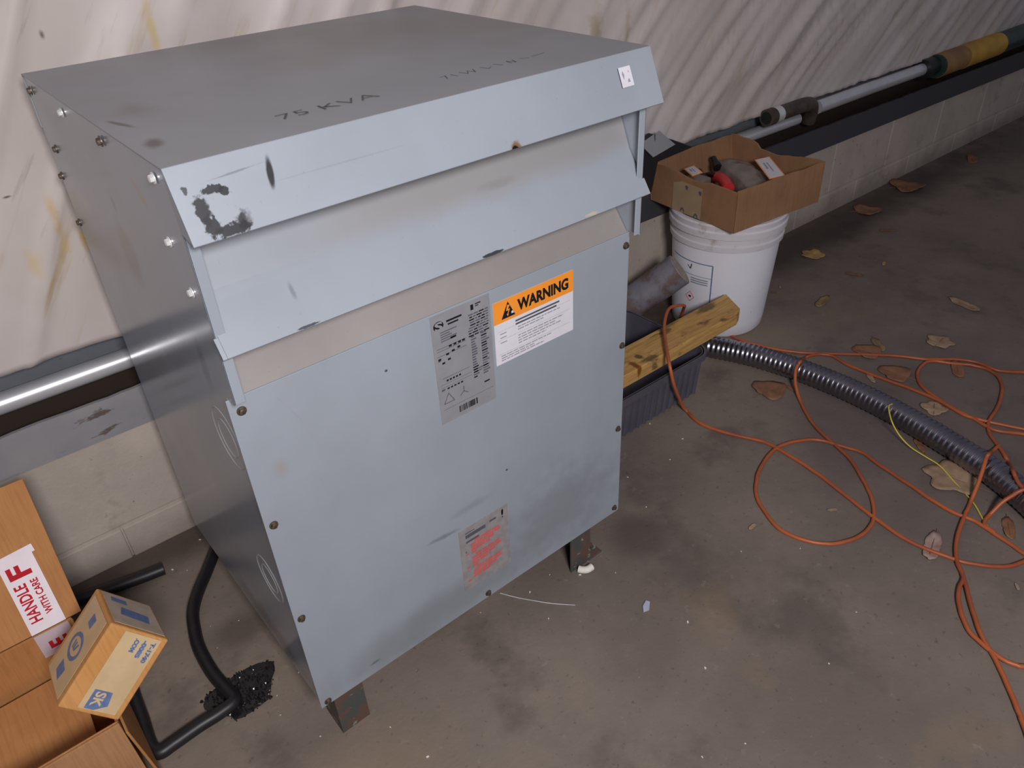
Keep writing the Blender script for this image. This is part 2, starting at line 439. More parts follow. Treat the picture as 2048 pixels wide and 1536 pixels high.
# wrinkled sheeting
t = NT('stained_white_sheeting')
s = t.n.new('ShaderNodeSeparateXYZ'); t.link(t.coord, s.inputs[0])
fold = t.math('SUBTRACT', s.outputs[0], t.math('MULTIPLY', s.outputs[2], .70))
cv = t.n.new('ShaderNodeCombineXYZ'); t.put(cv.inputs[0], fold); t.put(cv.inputs[2], t.math('MULTIPLY', s.outputs[2], .16))
v = cv.outputs[0]
c = t.mix(t.ramp(t.noise(4, 4, .6), .3, .7), lin(196, 185, 180), lin(206, 196, 194))
st = t.ramp(t.noise(17, 4, .62, vec=v), .56, .70)
st = t.math('MULTIPLY', st, t.ramp(t.noise(5, 4, .6, off=9), .40, .62))
c = t.mix(t.math('MULTIPLY', st, .75), c, lin(176, 152, 108))
c = t.mix(t.math('MULTIPLY', t.ramp(t.noise(40, 3, .6, vec=v, off=5), .63, .72), .3), c, lin(150, 134, 124))
c = t.mix(t.math('MULTIPLY', t.ramp(t.noise(16, 5, .7, off=2), .70, .76), .8), c, lin(96, 76, 60))
for cc, rr, cl, op in [((-.02, .65, .73), (.012, .05, .07), lin(196, 166, 110), .8), ((-.075, .65, .68), (.02, .05, .035), lin(204, 178, 130), .6), ((.01, .65, .70), (.008, .05, .04), lin(190, 160, 100), .8), ((.217, .65, .995), (.010, .05, .09), lin(200, 178, 130), .8),
                       ((.058, .65, 1.012), (.005, .05, .009), lin(70, 62, 56), .8), ((-.073, .65, .795), (.009, .05, .003), lin(50, 38, 34), .95), ((1.23, .65, .83), (.03, .05, .10), lin(150, 132, 92), .6), ((1.34, .65, .80), (.015, .05, .12), lin(168, 148, 104), .6)]:
    c = t.mix(t.math('MULTIPLY', t.spot(cc, rr, amp=.8, scale=34, soft=1.0), op), c, cl)
m_sheet = t.done(c, .5, 0, .35)

# ------------------------------------------------------------------ the room shell
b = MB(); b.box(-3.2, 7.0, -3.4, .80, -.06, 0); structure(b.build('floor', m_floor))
b = MB()
xx = -2.5; off = [0.0, .2]
for row, (z0, z1) in enumerate([(0.0, .082), (.090, .305)]):
    x = -2.72 if row else -2.52
    while x < 6.6:
        b.box(x+.0018, x+.3982, .66, .79, z0, z1); x += .40
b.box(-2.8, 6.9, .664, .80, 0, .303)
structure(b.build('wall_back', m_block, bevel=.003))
b = MB(); b.box(-2.8, 6.9, .74, .80, .303, 2.3); structure(b.build('wall_back', m_mortar))

# steel channel along the block wall: web, trough and front lip (it drops a little towards the right)
def zs(x): return -.0095*(x+.2)
def slope_box(b, x0, x1, y0, y1, z0, z1):
    v = []
    for x in (x0, x1):
        for y in (y0, y1):
            for z in (z0, z1): v.append((x, y, z+zs(x)))
    b.add(v, [(0,1,3,2), (4,6,7,5), (0,4,5,1), (2,3,7,6), (0,2,6,4), (1,5,7,3)])
    return b
beam = thing('steel_channel', (0, .69, .30), 'grey steel channel running along the top of the block wall', 'beam')
slope_box(MB(), -2.7, 6.6, .704, .712, .31, .540).build('web', m_beam, beam)
slope_box(MB(), -2.7, 6.6, .648, .704, .308, .314).build('bottom_flange', m_trough, beam)
b = MB(); rnd = random.Random(5); n = 400
vs = []
for i in range(n+1):
    x = -2.7+9.3*i/n; j = .0035*N.noise(Vector((x*9, 3, 0)))+.003*N.noise(Vector((x*31, 1, 0)))
    vs += [(x, .640, .313+zs(x)), (x, .640, .396+zs(x)+j), (x, .648, .396+zs(x)+j), (x, .648, .313+zs(x))]
fs = []
for i in range(n):
    for k in range(4): fs.append((4*i+k, 4*i+(k+1) % 4, 4*i+4+(k+1) % 4, 4*i+4+k))
b.add(vs, fs + [(0, 1, 2, 3), tuple(4*n+k for k in (3, 2, 1, 0))])
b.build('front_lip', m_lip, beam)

# wrinkled white sheeting over the upper wall
b = MB(); nx, nz = 720, 74; x0, x1, z0, z1 = -1.6, 6.4, .505, 2.1
def fold(x, z):
    s = x-(.50+.55*max(0., min(1.6, (x-.7)/1.1)))*(z-.5)
    w = N.noise(Vector((s*1.3+4, z*.5, 3)))
    calm = max(0., min(1., (x-.25)/.9)); far = max(0., min(1., (x-2.2)/1.2))
    tight = calm*(1-.75*far)
    soft = N.noise(Vector((s*11, z*1.1, 0)))*.010 + N.noise(Vector((s*5+z*.8, z*2.0, 5)))*.010
    r1 = 1-abs(N.noise(Vector((s*15+w, z*.7, 1)))*2); r2 = 1-abs(N.noise(Vector((s*27, z*.9, 7)))*2)
    ma = .25+.75*max(0., N.noise(Vector((s*2.3, z*.8, 21)))+.45); mb = max(0., N.noise(Vector((s*3.1, z*.9, 33)))+.35)
    sharp = (max(r1, 0)**2)*.016*ma+(max(r2, 0)**2)*.011*mb-.008
    crease = (max(1-abs(N.noise(Vector((s*7+2, z*1.5, 9)))*3.2), 0)**3)*.017
    return soft*(1-.35*tight)+sharp*tight*1.05+crease*(1-.5*tight)
grid = []
for j in range(nz+1):
    for i in range(nx+1):
        x = x0+(x1-x0)*i/nx; t_ = j/nz
        zb = z0+zs(x)+.006*N.noise(Vector((x*6, 0, 2)))+.003*N.noise(Vector((x*25, 0, 4)))
        z = zb+(z1-zb)*(t_**1.15)
        grid.append((x, .660-.012-fold(x, z)*min(1, .35+t_*5), z))
b.add(grid, [(j*(nx+1)+i, j*(nx+1)+i+1, (j+1)*(nx+1)+i+1, (j+1)*(nx+1)+i) for j in range(nz) for i in range(nx)])
sheet = b.build('wall_sheeting', m_sheet, smooth=80)
md = sheet.modifiers.new('thickness', 'SOLIDIFY'); md.thickness = .002; md.offset = -1
tag(sheet, 'wrinkled stained white plastic sheeting hanging over the upper wall', 'sheeting')

# conduits on the channel
def zp(x): return .445-.0095*(x+.1)
pp = thing('conduit_pipe', (0, .672, .44), 'long shiny galvanized conduit running behind the transformer into the rusty elbow', 'pipe')
MB().tube([(x, .668, zp(x)) for x in (-2.2, -1, 0, 1, 2, 2.20)], .0195, 20).build('tube', m_galv, pp, smooth=40)
for sx in (-.62, 1.05):
    b = MB()
    b.tube([(sx, .668+.0215*math.cos(a), zp(sx)+.0215*math.sin(a)) for a in [PI*2*k/20 for k in range(21)]], .003, 6)
    b.box(sx-.010, sx+.010, .688, .705, zp(sx)-.01, zp(sx)+.01)
    b.build('strap', m_zinc, pp)
hk = thing('pipe_elbow', (2.2, .63, .40), 'rusty brown pipe elbow with open end over the shiny conduit', 'pipe fitting')
b = MB(); P = crom([(1.955, .622, .486), (2.06, .622, .486), (2.16, .624, .484), (2.215, .634, .470), (2.243, .646, .440), (2.25, .655, .405)], 6)
b.tube(P, .023, 18, cap=True); b.tube([(1.953, .622, .486), (1.985, .622, .486)], .026, 18); b.build('elbow_body', m_rustpipe, hk, smooth=40)
MB().tube([(1.988, .622, .486), (2.018, .622, .486)], .0255, 18).build('collar', m_zinc, hk, smooth=40)
MB().tube([(1.9525, .622, .486), (1.9535, .622, .486)], .019, 16).build('open_end', m_inner, hk)
p2 = tag(MB().tube([(2.262, .640, .452), (2.6, .642, .450), (2.965, .643, .4465)], .0225, 20).build('conduit_pipe', m_galv, smooth=40),
         'shorter dull silver conduit between the rusty elbow and the black coupling', 'pipe')
gp = thing('banded_pipe', (3.08, .63, .40), 'dark green pipe with yellow bands and black coupling at far right', 'pipe')
MB().tube([(2.967, .640, .4465), (3.045, .640, .446)], .036, 20).build('coupling', m_coupl, gp, smooth=40)
MB().tube([(3.045, .628, .446), (4.2, .628, .442), (6.2, .628, .43)], .043, 22).build('pipe_body', m_green, gp, smooth=40)
MB().tube([(3.052, .628, .446), (3.26, .628, .4452)], .0445, 22).build('band', m_olab, gp, smooth=40)['label'] = 'soiled tan band'
MB().tube([(3.245, .628, .4452), (3.56, .628, .4444)], .0455, 22).build('band', m_ylab, gp, smooth=40)['label'] = 'bright yellow band'

# black junction box with a grey cover, behind the cardboard tray
jb = thing('junction_box', (1.45, .60, .40), 'black junction box with grey metal cover behind the cardboard tray', 'electrical box')
b = MB(); b.prism([(1.345, .600, .401), (1.412, .600, .401), (1.432, .600, .484), (1.58, .600, .490), (1.488, .600, .532), (1.42, .600, .560), (1.352, .600, .53)], (0, .034, 0)); b.build('box_body', m_blackbox, jb, bevel=.003)
fm = frame((1.434, .598, .492), (1.523-1.434, -.004, .507-.492), (1.398-1.434, 0, .54-.492))
cov = MB().prism([(1.350, .599, .552), (1.424, .599, .571), (1.488, .594, .520), (1.400, .594, .506)], (0, -.004, .001)).build('cover', m_cover, jb, bevel=.001)

# ------------------------------------------------------------------ the dry-type transformer
W, D, ZB, ZT = .67, .5576, .095, .98
tr = thing('transformer', (W/2, D/2, 0), 'large grey steel transformer cabinet with warning labels standing on short legs', 'transformer')
ls_poly = [(0, D, ZB), (0, .003, ZB), (0, .003, .702), (0, -.0225, .702), (0, -.0225, .977), (0, D, .977)]
def side(x, d, nm, mt):
    b = MB(); b.prism([(x, p[1], p[2]) for p in ls_poly], (d, 0, 0))
    sgn = 1 if d > 0 else -1
    b.box(min(x, x+sgn*.013), max(x, x+sgn*.013), -.0225, -.0205, .704, .9765)
    return b.build(nm, mt, tr, bevel=.0008)
sl = side(0, .002, 'side_panel', m_side)
sr = side(W, -.002, 'side_panel', m_side)
for yk, zk, r1 in ((.056, .612, .044), (.078, .332, .040)):
    b = MB()
    for rr in (r1, r1*.62):
        b.lathe([(rr-.0018, -.0003), (rr, .0008), (rr+.0018, -.0003)], (0, 0, 0), 40, closed=True, mat=Matrix.Translation((0, yk, zk)) @ Matrix.Rotation(-PI/2, 4, 'Y'))
    b.build('knockout', m_ring, sl, smooth=60)
bk = MB().box(.002, W-.002, D-.002, D, ZB, .975).build('back_panel', m_side, tr)
MB().box(-.001, W+.001, D, D+.006, .905, .965).build('rear_flange', m_side, tr)
MB().box(.003, W-.003, .045, D-.004, ZB, ZB+.006).build('base_pan', m_inner, tr)
MB().box(.003, W-.003, .075, .08, ZB+.006, .96).build('inner_baffle', m_inner, tr)
b = MB()
b.sheet([(D+.002, .958), (D+.002, .980), (-.0225, .980), (-.0535, .9095), (-.0475, .9065)], -.0015, W+.0015, .0025)
rf = b.build('roof', m_roof, tr, bevel=.0012)
rf.data.materials.append(m_apron)
for p in rf.data.polygons:
    if p.center.y < -.021: p.material_index = 1
for x, d in ((-.0012, .0018), (W-.0006, .0018)):
    MB().prism([(x, -.0215, .977), (x, -.0505, .9105), (x, -.026, .914)], (d, 0, 0)).build('apron_end', m_apron, rf)
b = MB()
b.sheet([(.038, .915), (.010, .848), (.0045, .835), (-.002, .825), (-.0380, .7735), (-.0335, .7700)], .0035, W-.0035, .0022)
for ex in ((-.0018, .0036), (W-.0036, W+.0018)):
    b.sheet([(-.0235, .7942), (-.0380, .7735), (-.0335, .7700)], ex[0], ex[1], .0022)
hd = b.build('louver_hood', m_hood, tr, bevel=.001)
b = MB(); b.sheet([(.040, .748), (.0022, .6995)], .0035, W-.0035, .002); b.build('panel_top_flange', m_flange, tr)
fp = MB().box(-.0035, W+.001, 0, .0025, ZB, .700).build('front_panel', m_panel, tr, bevel=.0009)

# screws
def screw_mesh(m):
    b = MB(); b.lathe([(.0062, 0), (.0062, .0012), (.0046, .0014)], (0, 0, 0), 16); b.lathe([(.0042, .001), (.0042, .0046), (.0030, .0052)], (0, 0, 0), 6)
    o = b.build('screw', m, None, smooth=30); return o
s0 = screw_mesh(m_dirty_screw); s1 = screw_mesh(m_zinc)
rot_f = Matrix.Rotation(PI/2, 4, 'X'); rot_l = Matrix.Rotation(-PI/2, 4, 'Y')
for (x, z) in ((.011, .68), (.008, .495), (.007, .308), (.009, .104), (.662, .679), (.662, .491), (.660, .309), (.658, .109), (.335, .106)):
    o = s0.copy(); COL.objects.link(o); o.parent = fp; o.matrix_local = Matrix.Translation((x, 0, z)) @ rot_f
for (y, z, br) in ((.528, .962, 0), (.36, .962, 1), (.192, .961, 0), (.014, .962, 1), (.034, .888, 1), (.008, .838, 1), (.509, .883, 0), (.546, .834, 0), (.549, .758, 0)):
    o = (s1 if br else s0).copy(); COL.objects.link(o); o.parent = sl; o.matrix_local = Matrix.Translation((-.0003 if z < .955 else -.0012, y, z)) @ rot_l
bpy.data.objects.remove(s0); bpy.data.objects.remove(s1)

# legs: angle irons with a foot tab
def leg(x0, x1, y0, y1, outer, foot, front):
    b = MB()
    if front: b.box(x0, x1, y0, y0+.004, 0, .13)
    else: b.box(x0, x1, y1-.004, y1, 0, .13)
    xs = x0 if outer == 'l' else x1-.004
    b.box(xs, xs+.004, y0, y1, 0, .13)
    if foot: b.box(x1, x1+.034, y0, y0+.045, 0, .004)
    o = b.build('leg', m_leg, tr, bevel=.0006)
    if foot: MB().lathe([(.006, 0), (.006, .0006)], (x1+.018, y0+.024, .004), 16).build('bolt_hole', m_inner, o)
leg(.019, .071, .003, .060, 'l', False, True); leg(.543, .595, .003, .060, 'r', True, True)
leg(.062, .112, D-.06, D-.003, 'l', False, False); leg(.543, .595, D-.06, D-.003, 'r', False, False)

# --- labels on the front
F_ = lambda x, z, y=0: frame((x, y, z), (1, 0, 0), (0, 0, 1))
fm = F_(.389, .571); w, h = .157, .106
lab = decal(fm, w, h, .0006, 'warning_label', m_white, tr)
decal(fm @ Matrix.Translation((0, h-.036, .0006)), w, .036, .0003, 'orange_band', m_orange, lab)
text('WARNING', .0250, m_ink, lab, fm, .046, h-.0270, .0012, bold=.0011, width=.102)
tri = fm @ Matrix.Translation((.014, h-.031, .0011))
polys([[(0, 0), (.026, 0), (.013, .026)]], tri, 0, 'warning_triangle', m_ink, lab)
polys([[(.0115, .021), (.0165, .0195), (.0125, .0135), (.0165, .0135), (.0125, .0055), (.0140, .0055), (.0118, .002), (.0098, .006), (.0112, .006), (.0135, .0115), (.0088, .0115)]], tri, .0002, 'shock_bolt', m_orange, lab)
polys([[(.019, .004), (.0235, .004), (.0215, .0085), (.0185, .0075)]], tri, .0002, 'hand_symbol', m_white, lab)
R = random.Random(3); rc = []; rl = []
for k, (u0, u1) in enumerate([(.040, .128), (.040, .122)]): rc.append((u0, .0615-k*.0055, u1, .0645-k*.0055))
for vv, (a, c_) in [(.0505, (.044, .130)), (.046, (.044, .095)), (.0355, (.044, .135)), (.031, (.044, .120)), (.0265, (.044, .130)), (.022, (.044, .100)), (.0125, (.010, .110)), (.0085, (.010, .075)), (.0045, (.010, .095))]:
    x = a
    while x < c_:
        l = R.uniform(.004, .012); rl.append((x, vv, min(x+l, c_), vv+.0019)); x += l+.0016
for vv in (.0505, .044, .0355): rl.append((.010, vv, .022, vv+.0018))
quads(rc, fm, .0008, 'printed_heading', m_ink3, lab)
quads(rl, fm, .0008, 'printed_lines', m_ink2, lab)
quads([(.006, .0560, .150, .0564), (.006, .0408, .150, .0412), (.006, .0170, .150, .0174)], fm, .0008, 'rule_lines', m_ink2, lab)

fm = F_(.282, .516); w, h = .102, .181
npl = decal(fm, w, h, .0006, 'nameplate', m_plate, tr)
# emblem: round disc cut by an S
cx, cy, rr = .0125, h-.0175, .0085
disc = [(cx+rr*math.cos(a), cy+rr*.86*math.sin(a)) for a in [2*PI*k/28 for k in range(28)]]
em = polys([disc], fm, .0008, 'emblem', m_ink, npl)
text('S', .0175, m_plate, npl, fm, cx-.0065, cy-.0063, .0011, bold=.0006, width=.013, name='emblem_letter')
R = random.Random(11); dk = []; md_ = []
dk += [(.026, h-.0165, .052, h-.0135), (.028, h-.0215, .046, h-.0190), (.068, h-.0145, .073, h-.0060), (.076, h-.0080, .086, h-.0062), (.076, h-.0110, .082, h-.0095)]
for k in range(9):
    vv = h-.022-k*.0042; x = .060+R.uniform(0, .006)
    while x < .096:
        l = R.uniform(.004, .012); (dk if R.random() < .35 else md_).append((x, vv, min(x+l, .098), vv+.0021)); x += l+.0015
for k in range(5): md_.append((.014, h-.030-k*.0036, .014+R.uniform(.012, .030), h-.0285-k*.0036))
dk.append((.030, h-.0445, .040, h-.0415))
for k in range(17):
    vv = h-.058-k*.0043
    for xx, lw in ((.064, .010), (.082, .014)):
        l = lw*R.uniform(.6, 1.05); (dk if R.random() < .25 else md_).append((xx, vv, xx+l, vv+.0023))
for vv in (h-.054, h-.058, h-.066): md_.append((.005, vv, .056, vv+.0008))
for k, (xx, vv) in enumerate([(.030, .0565), (.038, .0565), (.046, .0565), (.053, .0565), (.024, .068), (.034, .066), (.044, .064), (.010, .072), (.016, .080), (.026, .077)]):
    dk.append((xx-.004, h-vv, xx+.001, h-vv+.0032))
md_ += [(.006, h-.074, .010, h-.0715), (.010, .077, .058, .0778), (.006, .067, .060, .0675), (.006, .062, .060, .0625), (.006, .057, .012, .060)]
for k in range(5): dk.append((.016+k*.0055, .0705, .0195+k*.0055, .0735))
for k in range(5): dk.append((.016+k*.0060, .0570, .0200+k*.0060, .0595))
md_ += [(.064, .067, .094, .0690), (.066, .063, .080, .0648)]
dk.append((.082, .038, .092, .0405))
quads(dk, fm, .0008, 'printed_data', m_ink, npl)
quads(md_, fm, .0008, 'printed_lines', m_ink3, npl)
def line(p, q, wd=.0006): 
    d = (Vector(q)-Vector(p)); nn = Vector((-d.y, d.x)).normalized()*wd; P, Q = Vector(p), Vector(q)
    return [P+nn, P-nn, Q-nn, Q+nn]
polys([line((.008, .034), (.017, .050)), line((.017, .050), (.026, .034)), line((.026, .034), (.008, .034)), line((.044, .050), (.044, .041)), line((.044, .041), (.037, .036)), line((.044, .041), (.051, .036)), line((.006, .024), (.098, .0242), .0003)], fm, .0008, 'winding_diagram', m_ink3, npl)
bars = []; x = .033
while x < .066:
    wd = R.choice((.0006, .0010, .0016, .0022)); bars.append((x, .0075, x+wd, .0185)); x += wd+R.choice((.0005, .0008, .0012))
quads(bars, fm, .0008, 'barcode', m_ink, npl)

fm = F_(.287, .147); w, h = .104, .143
fl = decal(fm, w, h, .0005, 'rating_label', m_faded, tr)
quads([(.013, h-.0235, .055, h-.0160), (.064, h-.0180, .078, h-.0135), (.013, h-.0345, .040, h-.0300), (.013, h-.0130, .032, h-.0110), (.010, h-.0560, .0125, h-.0520)], fm, .0007, 'printed_blocks', m_ink3, fl)
polys([[(.0900, h-.0185), (.0935, h-.0185), (.0945, h-.0085), (.0925, h-.0045), (.0895, h-.0085)], [(.0905, h-.024), (.0930, h-.024), (.0930, h-.0215), (.0905, h-.0215)]], fm, .0007, 'exclamation_mark', m_ink, fl)
rl = []; R = random.Random(8)
for blk, (v1, nl) in enumerate([(h-.040, 5), (h-.072, 5), (h-.104, 4)]):
    for k in range(nl):
        vv = v1-k*.0062; a = .022 if k else .030; e = (.082, .086, .072, .062, .034)[min(k+(0 if nl == 5 else 0), 4)]
        x = a
        while x < e:
            l = R.uniform(.010, .022); rl.append((x, vv, min(x+l, e), vv+.0052)); x += l+.0014
    rl.append((.010, v1-.022, .0165, v1-.0185))
quads(rl, fm, .0007, 'red_print', m_red, fl)

# sticker on the apron (plane of the apron)
ad = Vector((0, -.031, -.0705)).normalized()
ap = lambda x, s, lift=.0031: frame(Vector((x, -.0225, .980))+ad*s+Vector((0, -.0705, .031)).normalized()*lift, (1, 0, 0), -ad)
fm = ap(.598, .044)
stk = decal(fm, .022, .026, .0004, 'sticker', m_white, tr)
polys([[(.004, .017), (.006, .021), (.008, .016), (.006, .010), (.005, .013)], [(.012, .0055), (.017, .0055), (.0155, .0105), (.013, .009)], [(.016, .018), (.018, .018), (.0165, .021)]], fm, .0006, 'printed_mark', m_ink2, stk)
# marker writing on the roof
fm = frame((.150, .040, .9802), (1, 0, 0), (0, 1, 0))
text('75 KVA', .030, m_pen, rf, fm, 0, 0, .0004, bold=-.0004, width=.125, name='marker_writing')
fm = frame((.375, .047, .9802), (1, .01, 0), (0, 1, 0))
def stroke(pts, wd=.0007): return [line(pts[i], pts[i+1], wd) for i in range(len(pts)-1)]
lp = []
for st in [[(0, .012), (.010, .014), (.004, 0)], [(.018, .014), (.020, 0)], [(.032, .014), (.036, 0), (.044, .012), (.048, 0), (.054, .014)], [(.066, .014), (.070, 0), (.078, .006)], [(.088, .014), (.094, 0)], [(.108, 0), (.110, .014), (.116, 0), (.120, .014)], [(.132, .012), (.142, .004)], [(.150, .008), (.176, .012)]]:
    lp += stroke(st, .0005)
polys(lp, fm, .0004, 'marker_scrawl', m_pen, rf)
# scratch on the panel
polys([line((.056, .677), (.078, .632), .0005), line((.078, .632), (.096, .573), .0004)], F_(0, 0), .0004, 'scratch', m_ink2, fp)

